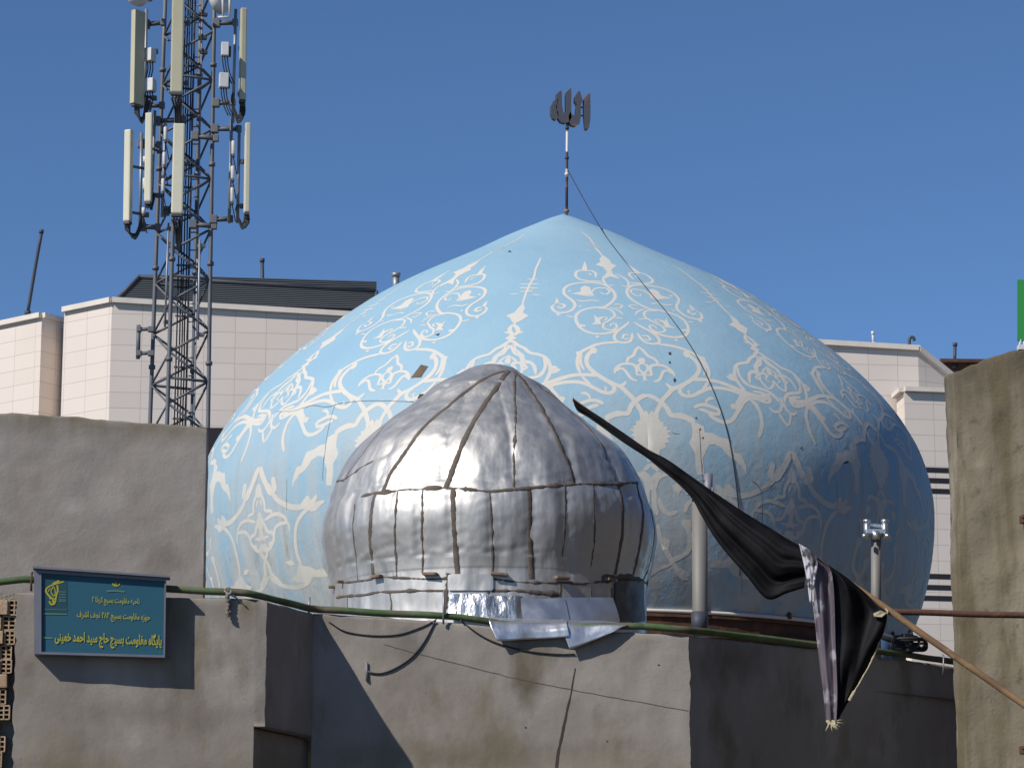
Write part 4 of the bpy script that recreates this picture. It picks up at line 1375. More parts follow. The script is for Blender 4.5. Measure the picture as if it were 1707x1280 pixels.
bm = BM()
D = .13
fw = .055
def fbar(u0, v0, u1, v1, d0, d1):
    f = [sp(u0, v0, d1), sp(u1, v0, d1), sp(u1, v1, d1), sp(u0, v1, d1)]
    b = [sp(u0, v0, d0), sp(u1, v0, d0), sp(u1, v1, d0), sp(u0, v1, d0)]
    hexa(bm, f, b)
fbar(0, 0, fw, 1, -.12, .02)
fbar(1 - .012, 0, 1, 1, -.12, .02)
fbar(fw, 0, 1 - .012, .028, -.12, .02)
fbar(fw, .96, 1 - .012, 1, -.12, .02)
bmesh.ops.recalc_face_normals(bm, faces=bm.faces)
obj('frame', bm, M['sign_frame'], sign)
bm = BM()
hexa(bm, [sp(-.008, 1.004, .055), sp(1.03, 1.004, .055), sp(1.03, 1.03, .055), sp(-.008, 1.03, .055)], [sp(-.008, 1.004, -.12), sp(1.03, 1.004, -.12), sp(1.03, 1.03, -.12), sp(-.008, 1.03, -.12)])
bmesh.ops.recalc_face_normals(bm, faces=bm.faces)
obj('top_ledge', bm, M['sign_frame'], sign)
bm = BM()
hexa(bm, [sp(fw, .028, -.004), sp(.988, .028, -.004), sp(.988, .96, -.004), sp(fw, .96, -.004)], [sp(fw, .028, -.11), sp(.988, .028, -.11), sp(.988, .96, -.11), sp(fw, .96, -.11)])
bmesh.ops.recalc_face_normals(bm, faces=bm.faces)
face = obj('panel', bm, M['sign_face'], sign)


def suv(px, py):
    u = (px - 57) / 219.0
    yt = 948.5 + 15 * u
    yb = 1090 + 6 * u
    return u, (yb - py) / (yb - yt)


bm = BM()
q = [suv(75, 1019), suv(112, 1021), suv(112, 962), suv(75, 958)]
hexa(bm, [sp(u, v, -.002) for u, v in q], [sp(u, v, -.006) for u, v in q])
bmesh.ops.recalc_face_normals(bm, faces=bm.faces)
obj('emblem_field', bm, M['sign_panel'], sign)
# emblem: raised arm with a long gun, inside a bent band (zoom window 0,920 scale 5.02)
def ez(p, d): return sp(*suv(p[0] / 5.02, 920 + p[1] / 5.02), d)


bm = BM()
def estroke(pts, wd, d=.001):
    line = crom([Vector(p) for p in pts], 5)
    prev = None
    for i, p in enumerate(line):
        t = line[min(i + 1, len(line) - 1)] - line[max(i - 1, 0)]
        s = Vector((-t.y, t.x)).normalized() * wd / 2
        a, b = bm.verts.new(ez(p + s, d)), bm.verts.new(ez(p - s, d))
        if prev: bm.faces.new((prev[0], prev[1], b, a))
        prev = (a, b)


for i, (pts, wd) in enumerate((([(385, 310), (410, 285), (470, 262), (530, 245)], 12), ([(440, 262), (495, 238)], 13), ([(480, 250), (490, 235)], 16),
                ([(388, 300), (385, 330), (410, 365), (440, 395), (450, 435)], 15), ([(478, 275), (482, 320), (470, 360), (465, 400), (450, 440)], 14),
                ([(445, 285), (425, 330), (450, 370)], 8), ([(450, 290), (462, 330), (455, 365)], 8), ([(412, 385), (470, 392)], 11), ([(410, 410), (430, 437), (460, 430)], 14),
                ([(420, 300), (400, 330)], 7))):
    estroke(pts, wd, .0005 + i * .0004)
em = obj('emblem', bm, M['sign_yellow'], sign)
bm = BM()
for y in (330, 352, 374, 396, 408): estroke([(490, y), (550, y + 2)], 7, .0006)
for y, a, b in ((478, 362, 560), (515, 360, 560)): estroke([(a, y), (b, y + 3)], 10 if y > 500 else 5, .0006)
estroke([(890, 325), (965, 322), (1040, 330)], 14, .0006)
estroke([(350, 714), (440, 720)], 14, .0006)
obj('small_print', bm, M['sign_faint'], sign)
bm = BM()
estroke([(938, 255), (945, 272), (968, 282), (992, 272), (998, 256)], 10, .0006)
estroke([(968, 246), (968, 282)], 9, .0010)
estroke([(950, 262), (960, 278)], 6, .0014)
obj('round_emblem', bm, M['sign_yellow'], sign)

# Persian lettering, joined letter forms set right to left
FORM = {'ا': 'FE8D FE8E', 'ب': 'FE8F FE90 FE91 FE92', 'پ': 'FB56 FB57 FB58 FB59', 'ت': 'FE95 FE96 FE97 FE98', 'ج': 'FE9D FE9E FE9F FEA0', 'ح': 'FEA1 FEA2 FEA3 FEA4',
        'خ': 'FEA5 FEA6 FEA7 FEA8', 'د': 'FEA9 FEAA', 'ر': 'FEAD FEAE', 'ز': 'FEAF FEB0', 'س': 'FEB1 FEB2 FEB3 FEB4', 'ش': 'FEB5 FEB6 FEB7 FEB8', 'ف': 'FED1 FED2 FED3 FED4',
        'ق': 'FED5 FED6 FED7 FED8', 'ک': 'FB8E FB8F FB90 FB91', 'گ': 'FB92 FB93 FB94 FB95', 'ل': 'FEDD FEDE FEDF FEE0', 'م': 'FEE1 FEE2 FEE3 FEE4', 'ن': 'FEE5 FEE6 FEE7 FEE8',
        'و': 'FEED FEEE', 'ه': 'FEE9 FEEA FEEB FEEC', 'ی': 'FBFC FBFD FBFE FBFF'}


def shape(s):
    out = []
    n = len(s)
    for i, c in enumerate(s):
        if c not in FORM:
            out.append(c)
            continue
        fm = [chr(int(x, 16)) for x in FORM[c].split()]
        pj = i > 0 and s[i - 1] in FORM and len(FORM[s[i - 1]].split()) == 4
        nj = len(fm) == 4 and i < n - 1 and s[i + 1] in FORM
        out.append(fm[(3 if nj else 1) if pj else (2 if nj else 0)])
    # digits keep their own order
    res = ''.join(reversed(out))
    import re
    return re.sub('[\u06f0-\u06f9]+', lambda m_: m_.group(0)[::-1], res)


def letter(name, text, x0, x1, yb, hpx, bold, d=.0022):
    """text between photo pixels x0..x1, baseline yb at x0 (follows the sign), height of an alef hpx"""
    cu = bpy.data.curves.new('t', 'FONT')
    cu.body = shape(text)
    cu.offset = bold
    cu.resolution_u = 3
    to = bpy.data.objects.new('t', cu)
    COL.objects.link(to)
    bpy.context.view_layer.update()
    me = bpy.data.meshes.new_from_object(to)
    bpy.data.objects.remove(to)
    bm = BM()
    bm.from_mesh(me)
    xs = [v.co.x for v in bm.verts]
    a, b = min(xs), max(xs)
    for v in bm.verts:
        px = x0 + (v.co.x - a) / (b - a) * (x1 - x0)
        py = yb + .045 * (px - x0) - v.co.y / .714 * hpx
        v.co = sp(*suv(px, py), d)
    bpy.data.meshes.remove(me)
    return obj(name, bm, M['sign_yellow'], sign)


letter('lettering', 'ناحیه مقاومت بسیج کربلا ۲', 153, 232, 1002.5, 9.0, .012)
letter('lettering', 'حوزه مقاومت بسیج ۲۸۴ نجف اشرف', 128, 250, 1027.5, 10.0, .014)
letter('lettering', 'پایگاه مقاومت بسیج حاج سید احمد خمینی', 91, 270, 1067, 15.5, .030)

# ------------------------------------------------------------------ steel posts behind the parapet
bm = BM()
a, b = P(1166, 1048, 27.3), P(1166, 828, 27.3)
tube(bm, [a + Vector((0, 0, -1)), b], .074, 20)
t = empty('steel_post', a + Vector((0, 0, -.6)), 'thick grey steel post behind the black flag with a thinner pipe on top', 'post')
obj('pipe', bm, M['post'], t)
bm = BM()
c0, c1 = P(1180.5, 845, 27.22), P(1180.5, 790, 27.22)
tube(bm, [c0, c1], .042, 14)
obj('top_pipe', bm, M['post_dark'], t)
bm = BM()
tube(bm, [P(1148, 806, 27.25), P(1166, 800, 27.2), P(1176, 801, 27.2)], .006, 6)
tube(bm, [P(1138, 818, 27.3), P(1146, 824, 27.22), P(1158, 824, 27.22)], .008, 6)
tube(bm, [P(1187, 812, 27.2), P(1189, 833, 27.2)], .012, 6)
obj('clamp', bm, M['post_dark'], t)
bm = BM()
a, b = P(1166, 1056, 27.26), P(1166, 1020, 27.26)
tube(bm, [a, b], .079, 20)  # dark navy band that paints the shadow round the post foot
obj('foot_shade', bm, M['post_shade'], t)
p2 = empty('steel_post', P(1460, 1060, 28.3), 'slim pale grey steel post with a bright zinc clamp on its head', 'post')
bm = BM()
tube(bm, [P(1460, 1100, 28.3), P(1460.5, 893, 28.3)], .050, 16)
obj('pipe', bm, M['post'], p2)
bm = BM()
for s in (-1, 1):
    x = 1460 + s * 15
    tube(bm, [P(x, 898, 28.24), P(x, 868, 28.24)], .030, 10)
    tube(bm, [P(x, 871, 28.24), P(x, 866, 28.24)], .036, 10)
box(bm, P(1460, 886, 28.22), (.20, .06, .05), bev=.01)
box(bm, P(1460, 876, 28.26), (.18, .03, .035), bev=.008, ry=.12)
tube(bm, [P(1460, 899, 28.2), P(1460, 885, 28.2)], .034, 10)
for x in (1441, 1479): tube(bm, [P(x, 896, 28.15), P(x, 890, 28.15)], .022, 6)
obj('clamp', bm, M['chrome'], p2)

# ------------------------------------------------------------------ flag pole, horizontal pipe, black flag
bm = BM()
FY = 24.0
PL = [(955, 666), (1042, 728), (1120, 779), (1250, 866), (1340, 926), (1440, 988), (1560, 1072), (1707, 1174), (1800, 1238)]
pts = crom([P(x, y, FY - (x - 958) * .0012) for x, y in PL], .1)
poleP = lambda px: P(px, 1174 + (px - 1707) * .694, FY - (px - 958) * .0012)
tube(bm, [p + Vector((0, 0, .004 * noise.noise(p * 4))) for p in pts], [.014 + .014 * min(1, i / (len(pts) * .55)) for i in range(len(pts))], 10)
o = obj('wooden_flag_pole', bm, M['wood'], loc=poleP(1707))
tag(o, 'long slanting weathered wooden pole that carries the black flag', 'pole')
bm = BM()
tube(bm, crom([P(1474, 1019, 23.42), P(1560, 1021, 23.4), P(1640, 1024, 23.36), P(1800, 1026, 23.3)], .1), [.026] * len(crom([P(1474, 1019, 23.42), P(1560, 1021, 23.4), P(1640, 1024, 23.36), P(1800, 1026, 23.3)], .1)), 12)
o = obj('rusty_pipe', bm, M['rust'], loc=P(1707, 1024, 23.4))
tag(o, 'horizontal rusty brown pipe crossing behind the wooden pole at right', 'pipe')

flag = empty('black_flag', P(1340, 950, FY - .4), 'black satin flag furled round the wooden pole, its mauve end hanging', 'flag')


def cloth(name, rows_, mt, folds, depth, thick=.006, y0=23.5, smooth_n=14, parent=None, bulge=0.0, seed=0.0):
    """rows_: [(x_top, y_top, x_bot, y_bot, Y)] ; folds run along the rows"""
    bm = BM()
    A = crom([Vector((r_[0], r_[1], r_[4])) for r_ in rows_], 7)
    # sample both edges by row parameter
    def at(k, f):
        pts = [Vector((r_[2 * k], r_[2 * k + 1], r_[4])) for r_ in rows_]
        n = len(pts) - 1
        i = min(int(f * n), n - 1)
        t = f * n - i
        e = lambda j: pts[max(0, min(n, j))]
        p0, p1, p2_, p3 = e(i - 1), e(i), e(i + 1), e(i + 2)
        return 0.5 * ((2 * p1) + (p2_ - p0) * t + (2 * p0 - 5 * p1 + 4 * p2_ - p3) * t * t + (3 * p1 - p0 - 3 * p2_ + p3) * t ** 3)
    NU, NV = 8 * (len(rows_) - 1), smooth_n * 2
    G = []
    for i in range(NU + 1):
        f = i / NU
        a, b = at(0, f), at(1, f)
        L = []
        wpx_ = (a - b).length
        for j in range(NV + 1):
            g = j / NV
            p = a.lerp(b, g)
            dy = folds(f, g) * depth * min(1, wpx_ / 110) - bulge * math.sin(math.pi * g) * min(1, wpx_ / 60)
            dy += .012 * noise.noise(Vector((f * 6 + seed, g * 5, 1.0)))
            L.append(bm.verts.new(P(p.x, p.y, p.z + dy)))
        G.append(L)
    for a, b in zip(G, G[1:]):
        for j in range(NV): bm.faces.new((a[j], a[j + 1], b[j + 1], b[j]))
    bmesh.ops.recalc_face_normals(bm, faces=bm.faces)
    o = obj(name, bm, M[mt], parent or flag, smooth=True)
    md = o.modifiers.new('sub', 'SUBSURF'); md.levels = 1; md.render_levels = 1
    md = o.modifiers.new('thick', 'SOLIDIFY'); md.thickness = thick; md.offset = 0
    return o


fr = [(955, 664, 957, 673), (968, 674, 964, 685), (986, 686, 981, 695), (1010, 702, 1005, 712), (1042, 724, 1037, 735), (1082, 751, 1076, 760), (1113, 767, 1097, 777), (1147, 791, 1117, 793), (1166, 804, 1138, 812),
      (1183, 816, 1155, 832), (1204, 830, 1169, 858), (1225, 844, 1189, 892), (1250, 860, 1211, 921), (1285, 881, 1246, 961), (1312, 898, 1279, 998), (1330, 908, 1312, 988), (1344, 917, 1341, 979)]
rows_ = [(a, b, c, d, FY - .09 - (a - 958) * .0014) for a, b, c, d in fr]
cloth('black_cloth', rows_, 'flag', lambda f, g: .5 * math.sin(math.pi * (2.3 * g + .6 * f) + 1.2) + .30 * math.sin(5.2 * g * math.pi + 3 * f) + .12 * math.sin(11 * g * math.pi - 4 * f), .07, bulge=.05, seed=1)
# wrap that closes the furled part round the pole from behind
rows_ = [(a, b - 1, c, d + 1, FY + .05 - (a - 958) * .0010) for a, b, c, d in fr[:11]]
cloth('black_cloth', rows_, 'flag', lambda f, g: 0.3 * math.sin(5 * g), .03, bulge=-.03, seed=4)
# mauve printed end panel
hp = [(1333, 908, 1357, 926), (1337, 928, 1370, 934), (1343, 950, 1384, 948), (1350, 975, 1389, 972), (1354, 1000, 1391, 1000), (1359, 1040, 1392, 1042), (1363, 1080, 1393, 1082), (1368, 1120, 1395, 1122), (1373, 1160, 1396, 1162), (1377, 1202, 1394, 1206)]
rows_ = [(a, b, c, d, FY - .72) for a, b, c, d in hp]
cloth('mauve_panel', rows_, 'flag_grey', lambda f, g: math.sin(2 * math.pi * g * 1.5 + .5) * .8 + .4 * math.sin(9 * g + 3 * f), .06, seed=7)
hp = [(1332, 906, 1352, 918), (1336, 922, 1362, 932), (1341, 944, 1362, 950), (1346, 972, 1358, 976), (1350, 1003, 1356, 1010)]
rows_ = [(a, b, c, d, FY - .78) for a, b, c, d in hp]
cloth('white_print', rows_, 'flag_white', lambda f, g: math.sin(6 * g + 4 * f), .03, seed=9)
# black drape on the right
hp = [(1366, 932, 1375, 938), (1378, 944, 1405, 958), (1386, 962, 1440, 986), (1389, 990, 1462, 1007), (1390, 1020, 1478, 1023), (1391, 1050, 1473, 1052), (1392, 1080, 1462, 1080), (1393, 1110, 1448, 1112), (1394, 1140, 1430, 1145), (1394, 1170, 1412, 1172), (1393, 1198, 1397, 1200)]
rows_ = [(a, b, c, d, FY - .66) for a, b, c, d in hp]
cloth('black_cloth', rows_, 'flag', lambda f, g: .8 * math.sin(2 * math.pi * (g * 1.5 + .7 * f)) + .4 * math.sin(12 * f + 6 * g), .07, bulge=.05, seed=13)
bm = BM()
e = crom([P(1478, 1026, 23.30), P(1470, 1058, 23.31), P(1457, 1092, 23.31), P(1441, 1124, 23.31), P(1420, 1160, 23.31), P(1415, 1168, 23.31)], .012)
tube(bm, [p + Vector((.004 * noise.noise(p * 40), .004 * noise.noise(p * 33), 0)) for p in e], [.007 + .004 * abs(noise.noise(p * 25)) + (.008 if i > len(e) - 9 else 0) for i, p in enumerate(e)], 7)
obj('fringe', bm, M['fringe'], flag)
bm = BM()
c = P(1384, 1203, 23.28)
for k in range(22):
    d = Vector((random.uniform(-.05, .09), random.uniform(-.04, .04), random.uniform(-.075, -.03)))
    if k > 17: d = Vector((random.uniform(.05, .11), 0, random.uniform(-.03, .02)))
    tube(bm, [c + Vector((random.uniform(-.03, .03), 0, random.uniform(-.01, .015))), c + d * .6, c + d], [.009, .007, .003], 5)
obj('tassel', bm, M['fringe'], flag)
bm = BM()
e = [P(1456, 1022, 23.25), P(1468, 1017, 23.22), P(1478, 1021, 23.22), P(1470, 1028, 23.22), P(1458, 1027, 23.24)]
hexa(bm, e, [p + Vector((.0, .03, 0)) for p in e])
tube(bm, crom([P(1476, 1014, 23.36), P(1480, 1020, 23.32), P(1475, 1027, 23.34)], .01), .008, 6)
bmesh.ops.recalc_face_normals(bm, faces=bm.faces)
obj('white_tie', bm, M['fringe'], flag)

# black coil and blue tub on the wall top at the right
bm = BM()
for k, (cx, cy, rx, ry) in enumerate(((1516, 1072, 26, 10), (1520, 1074, 25, 9), (1510, 1068, 22, 9), (1523, 1078, 22, 7))):
    pts = [P(cx + rx * math.cos(t), cy + ry * math.sin(t) + 1.5 * math.sin(3 * t), 28.5 + .05 * k + .12 * math.sin(t)) for t in [2 * math.pi * i / 28 for i in range(29)]]
    tube(bm, pts, .014, 7)
tube(bm, crom([P(1492, 1075, 28.5), P(1505, 1066, 28.45), P(1516, 1078, 28.45), P(1520, 1060, 28.5), P(1516, 1052, 28.6)], .03), .02, 7)
for (x, y) in ((1498, 1076), (1518, 1082), (1512, 1060)):
    box(bm, P(x, y, 28.5), (.10, .08, .05), rz=.4, bev=.01)
o = obj('cable_coil', bm, M['cable'], loc=P(1516, 1086, 28.6))
tag(o, 'loose coil of black cable lying on the parapet beside the concrete wall', 'coil')
bm = BM()
c = P(1468, 1090, 28.8)
tube(bm, [c + Vector((0, .1, -.1)), c + Vector((0, .1, .08)), c + Vector((0, .1, .13)), c + Vector((0, .1, .16))], [.12, .12, .09, .02], 20)
o = obj('blue_tub', bm, M['barrel'], loc=c)
tag(o, 'small round topped blue plastic tub behind the hanging flag', 'tub')
bm = BM()
tube(bm, [P(1440, 1060, 29.2), P(1500, 1072, 29.6), P(1525, 1078, 29.9)], .05, 8)
tube(bm, [P(1480, 1076, 29.4), P(1530, 1080, 29.9)], .04, 8)
o = obj('dark_bundle', bm, M['cable'], loc=P(1500, 1080, 29.5))
tag(o, 'dark bundle of hoses behind the black cable coil', 'hoses')

# ------------------------------------------------------------------ green cloth sign at the right edge
bm = BM()
a, b, c, d = P(1697, 466, 27.0), P(1790, 470, 26.9), P(1790, 572, 26.9), P(1697, 567, 27.0)
hexa(bm, [d, c, b, a], [p + Vector((0, .04, 0)) for p in (d, c, b, a)])
bmesh.ops.recalc_face_normals(bm, faces=bm.faces)
gs = empty('green_board', P(1700, 585, 27), 'green board on a small white stand above the concrete wall', 'sign')
obj('board', bm, M['green_sign'], gs)
bm = BM()
tube(bm, [P(1702, 566, 27.0), P(1698, 582, 27.0)], .008, 6)
tube(bm, [P(1708, 566, 27.0), P(1708, 585, 27.0)], .012, 6)
box(bm, P(1704, 580, 27.0), (.09, .08, .05), bev=.008)
obj('stand', bm, M['radio'], gs)

# ------------------------------------------------------------------ beige panelled building behind
bld = empty('clad_building', (0, 78, 0), 'large flat roofed building clad in beige panels behind the domes', 'building')


def facade(bm, uvl, top, zb, u0=0.0):
    """quads under a chain of top points down to zb, UV in metres"""
    u = u0
    for a, b in zip(top, top[1:]):
        L = math.hypot(b.x - a.x, b.y - a.y)
        f = quad(bm, Vector((a.x, a.y, zb)), Vector((b.x, b.y, zb)), b, a)
        for lp, (uu, zz) in zip(f.loops, ((u, zb), (u + L, zb), (u + L, b.z), (u, a.z))):
            lp[uvl].uv = (uu, zz - ztop)
        u += L
    return u


ztop = P(187, 497, 75.0).z
zl = 5.0
bm = BM()
uvl = bm.loops.layers.uv.new('UVMap')
m0 = P(108, 515, 76.1); m1 = P(187, 499, 75.0); m2 = P(1530, 579, 77.6)
m0.z = m1.z
def on(px):  # point of the long facade at photo column px, roof height
    k0, k1 = 0.0, 1.0
    for _ in range(40):
        k = (k0 + k1) / 2
        q = m1.lerp(m2, k)
        x = 853.5 + F_PX * (q.x) / ((q.y) * math.cos(PITCH) + (q.z - 1.6) * math.sin(PITCH))
        if x < px: k0 = k
        else: k1 = k
    return m1.lerp(m2, k0)
m3 = P(1600, 636, 78.2)
facade(bm, uvl, [m0, m1], zl, -1.7)
facade(bm, uvl, [m1, m2, m3], zl)
# far-left wing and its return
w0 = P(-60, 546, 79.6); w1 = P(70, 524, 77.6); w2 = P(112, 531, 78.4)
w0.z = w2.z = w1.z
facade(bm, uvl, [w0, w1, w2], zl, .3)
# sides back
facade(bm, uvl, [Vector((m0.x - 1.0, m0.y + 6, m0.z)), m0], zl, -7)
# roofs
f = bm.faces.new([bm.verts.new(v) for v in (m0, m1, m2, m3, Vector((m3.x + 3, m3.y + 20, m3.z)), Vector((m0.x, m0.y + 20, m0.z)))])
f = bm.faces.new([bm.verts.new(v) for v in (w0, w1, w2, Vector((w2.x, w2.y + 10, w2.z)), Vector((w0.x, w0.y + 10, w0.z)))])
obj('clad_wall', bm, M['panel'], bld)


def coping(pts, h, out, parent, name='coping', m='coping'):
    bm = BM()
    for a, b in zip(pts, pts[1:]):
        d = (b - a); d.z = 0; d.normalize()
        n = Vector((d.y, -d.x, 0))
        fr_ = [a + n * out - Vector((0, 0, h)), b + n * out - Vector((0, 0, h)), b + n * out + Vector((0, 0, .04)), a + n * out + Vector((0, 0, .04))]
        bk = [p - n * (out + .35) for p in fr_]
        hexa(bm, fr_, bk)
    bmesh.ops.recalc_face_normals(bm, faces=bm.faces)
    return obj(name, bm, M[m], parent)


coping([m0, m1], .10, .12, bld)
coping([m1, m2], .10, .12, bld)
coping([m2, m3], .13, .12, bld)
coping([w0, w1], .10, .12, bld)
coping([w1, w2], .10, .12, bld)
# projecting lower block at the right with slots
bm = BM()
uvl = bm.loops.layers.uv.new('UVMap')
q0 = P(1494, 650, 77.4); q1 = P(1507, 648, 76.5); q2 = P(1640, 650, 76.9)
q0.z = q2.z = q1.z
facade(bm, uvl, [q0, q1], zl); facade(bm, uvl, [q1, q2], zl)
bm.faces.new([bm.verts.new(v) for v in (q0, q1, q2, Vector((q2.x, q2.y + 2, q2.z)), Vector((q0.x, q0.y + 1.5, q0.z)))])
obj('clad_wall', bm, M['panel'], bld)
coping([q0, q1], .08, .14, bld); coping([q1, q2], .08, .14, bld)
dq = (q2 - q1); dq.z = 0; dq.normalize(); nq = Vector((dq.y, -dq.x, 0))
for yc in (784, 801.5, 819, 961, 979.5, 997.5):
    bm = BM()
    zc_ = P(1570, yc, 76.7).z
    a, b = Vector((q1.x + .15, q1.y, zc_)), Vector((q2.x, q2.y, zc_))
    a = q1 + dq * .35; b = q2.copy()
    c = (a + b) / 2
    box(bm, (c.x + nq.x * .0, c.y, zc_), ((b - a).length, .02, .135), rz=math.atan2(dq.y, dq.x))
    obj('slot', bm, M['slot'], bld)
# louvred plant screen on the roof
scr = empty('louvre_screen', on(400) + Vector((0, .5, 0)), 'dark grey louvred plant screen on the roof of the beige building', 'screen')
l0, l1 = on(189), on(629)
back = Vector((0.1, .45, 0))
nf = Vector(((l1 - l0).y, -(l1 - l0).x, 0)).normalized()
zt = P(231, 457, l0.y + .45).z
zt1 = P(629, 477, l1.y + .45).z
zb0 = l0.z + .03
NSL = 15
bm = BM()
dl = (l1 - l0).normalized()
xa = (on(231) - l0).length
Lw = (l1 - l0).length
for i in range(NSL):
    f_ = (i + .5) / NSL
    z = zb0 + (zt - zb0) * f_
    u0 = xa * f_
    a = l0 + dl * u0 - nf * .45
    b = l1 - nf * .45
    za = z; zb_ = zb0 + (zt1 - zb0) * f_ if False else z
    c = (a + b) / 2
    box(bm, (c.x, c.y, z), ((b - a).length, .06, (zt - zb0) / NSL * .62), rz=math.atan2(dl.y, dl.x), rx=-.5)
obj('slats', bm, M['louvre'], scr)
bm = BM()
a = l0 - nf * .52; b = l1 - nf * .52
up = Vector((0, 0, 1))
hexa(bm, [a + up * .03, b + up * .03, b + up * (zt - zb0), a + dl * xa + up * (zt - zb0)], [p - nf * .06 for p in (a + up * .03, b + up * .03, b + up * (zt - zb0), a + dl * xa + up * (zt - zb0))])
bmesh.ops.recalc_face_normals(bm, faces=bm.faces)
obj('backing', bm, M['louvre_side'], scr)
bm = BM()
bar(bm, a + nf * .1 + up * .03, a + nf * .1 + dl * xa + up * (zt - zb0), .07)
bar(bm, a + nf * .1 + dl * xa + up * (zt - zb0), b + nf * .1 + up * (zt - zb0), .06)
bar(bm, b + nf * .1, b + nf * .1 + up * (zt - zb0), .07)
for px in (252, 372, 455, 540):
    c = on(px) - nf * .5
    bar(bm, c, c + up * (zt - zb0), .05)
obj('frame', bm, M['louvre'], scr)
# poles and vents on the roofs
def rod(name, pts, r_, mt, label, cat, n=8):
    bm = BM()
    tube(bm, crom(pts, .3) if len(pts) > 2 else pts, r_, n)
    tube(bm, [pts[-1] - Vector((0, 0, .02)), pts[-1] + Vector((0, 0, .08))], r_ * 1.35, n)
    tube(bm, [pts[0] - Vector((0, 0, .05)), pts[0] + Vector((0, 0, .06))], r_ * 1.8, n)
    o = obj(name, bm, M[mt], loc=pts[0])
    return tag(o, label, cat)


rod('leaning_pole', [P(46, 522, 79), P(58, 450, 78.9), P(69, 388, 78.8)], .05, 'pole_dark', 'thin dark pole leaning to the right on the far left roof', 'pole')
rod('roof_pole', [P(438, 508, 76.0), P(437, 436, 76.0)], .05, 'pole_dark', 'upright dark pole standing in front of the louvred screen', 'pole')
rod('flue', [P(660, 490, 79), P(660, 460, 79)], .095, 'galv', 'short silver flue beside the louvred screen, next to the blue dome', 'flue', 12)
rod('vent_pipe', [P(1456, 574, 81), P(1455, 557, 81)], .035, 'radio', 'short pale vent pipe on the roof right of the blue dome', 'vent')
bm = BM()
tube(bm, crom([P(1516, 577, 81), P(1516, 566, 81), P(1519, 562, 81), P(1523, 563, 81), P(1524, 568, 81)], .03), .045, 8)
tag(obj('vent_hood', bm, M['pole_dark'], loc=P(1516, 577, 81)), 'hook shaped black vent pipe on the roof right of the blue dome', 'vent')
rod('roof_pole', [P(1591, 612, 84), P(1592, 576, 84)], .05, 'pole_dark', 'short dark pole above the brown roof beside the concrete wall', 'pole')
bm = BM()
a, b = P(1570, 606, 84), P(1660, 611, 84)
box(bm, ((a.x + b.x) / 2, 84.5, a.z - .6), (b.x - a.x, 1, 1.3), rz=.05)
box(bm, ((a.x + b.x) / 2, 84.4, a.z + .05), (b.x - a.x + .2, 1.2, .10), rz=.05)
tag(obj('brown_roof_shed', bm, M['rust'], loc=((a.x + b.x) / 2, 84.5, 0)), 'dark brown roof shed behind the right end of the beige building', 'shed')

# ------------------------------------------------------------------ lattice mast
TY = 46.0
tw = empty('lattice_mast', (P(300, 712, TY).x, TY, 4.0), 'tall grey steel lattice mast with antennas left of the blue dome', 'mast')
ZB, ZT = 4.0, P(300, -70, TY).z
def legp(k, z):
    zr0, zr1 = P(250, 707, TY).z, P(275, 0, TY).z
    f_ = (z - zr0) / (zr1 - zr0)
    L = P(250, 707, TY).lerp(P(275.5, 0, TY), f_) if True else None
    Rr = P(351, 707, TY).lerp(P(361, 0, TY), f_)
    dxy = Rr.x - L.x
    b = Vector((L.x, TY, z))
    off = ((0, 0), (.36 * dxy, -.63 * dxy), (.99 * dxy, -.3 * dxy), (.66 * dxy, .33 * dxy))[k]
    return b + Vector((off[0], off[1], 0))


for k in range(4):
    bm = BM()
    n_ = 8
    tube(bm, [legp(k, ZB + (ZT - ZB) * i / n_) for i in range(n_ + 1)], .034, 8)
    for i in range(12):
        z = P(300, 707 - 165 * i + 70, TY).z
        if ZB < z < ZT:
            q = legp(k, z)
            tube(bm, [q - Vector((0, 0, .03)), q + Vector((0, 0, .03))], .055, 8)
    obj('leg', bm, M['tower'], tw)
pit = (P(300, 433, TY).z - P(300, 517, TY).z)
z0 = P(350, 685, TY).z - pit * 4
for k in range(4):
    bm = BM()
    a, b = k, (k + 1) % 4
    z = z0 + (0 if k % 2 == 0 else pit * .5)
    while z < ZT - pit:
        bar(bm, legp(b, z), legp(a, z + pit / 2), .029)
        bar(bm, legp(a, z + pit / 2), legp(b, z + pit), .029)
        z += pit
    z = z0 + pit * .5
    i = 0
    while z < ZT:
        if i % 2 == 0: bar(bm, legp(a, z), legp(b, z), .032)
        z += pit
        i += 1
    obj('bracing', bm, M['tower'], tw)
# ladder and feeder cables inside
bm = BM()
def inn(fx, fy, z):
    a, b, c = legp(0, z), legp(2, z), legp(1, z)
    return Vector((a.x + (b.x - a.x) * fx, TY + fy, z))
for fx in (.60, .74):
    tube(bm, [inn(fx, -.05, ZB), inn(fx, -.05, ZT)], .014, 6)
z = ZB + 3
while z < ZT:
    bar(bm, inn(.60, -.05, z), inn(.74, -.05, z), .016)
    z += .3
obj('ladder', bm, M['galv'], tw)
for i in range(5):
    bm = BM()
    fx = .42 + .045 * i
    tube(bm, [inn(fx + .012 * noise.noise(Vector((i * 3.3, z * 1.1, 0))), -.12 + .03 * (i % 2), z) for z in [ZB + (ZT - ZB) * q / 50 for q in range(51)]], .012, 6)
    obj('feeder_cable', bm, M['cable'], tw)
z = P(300, 700, TY).z
while z < ZT:
    bm = BM()
    box(bm, inn(.52, -.09, z), (.26, .03, .03), rz=.2)
    obj('cable_tray_rung', bm, M['tower'], tw)
    z += .85
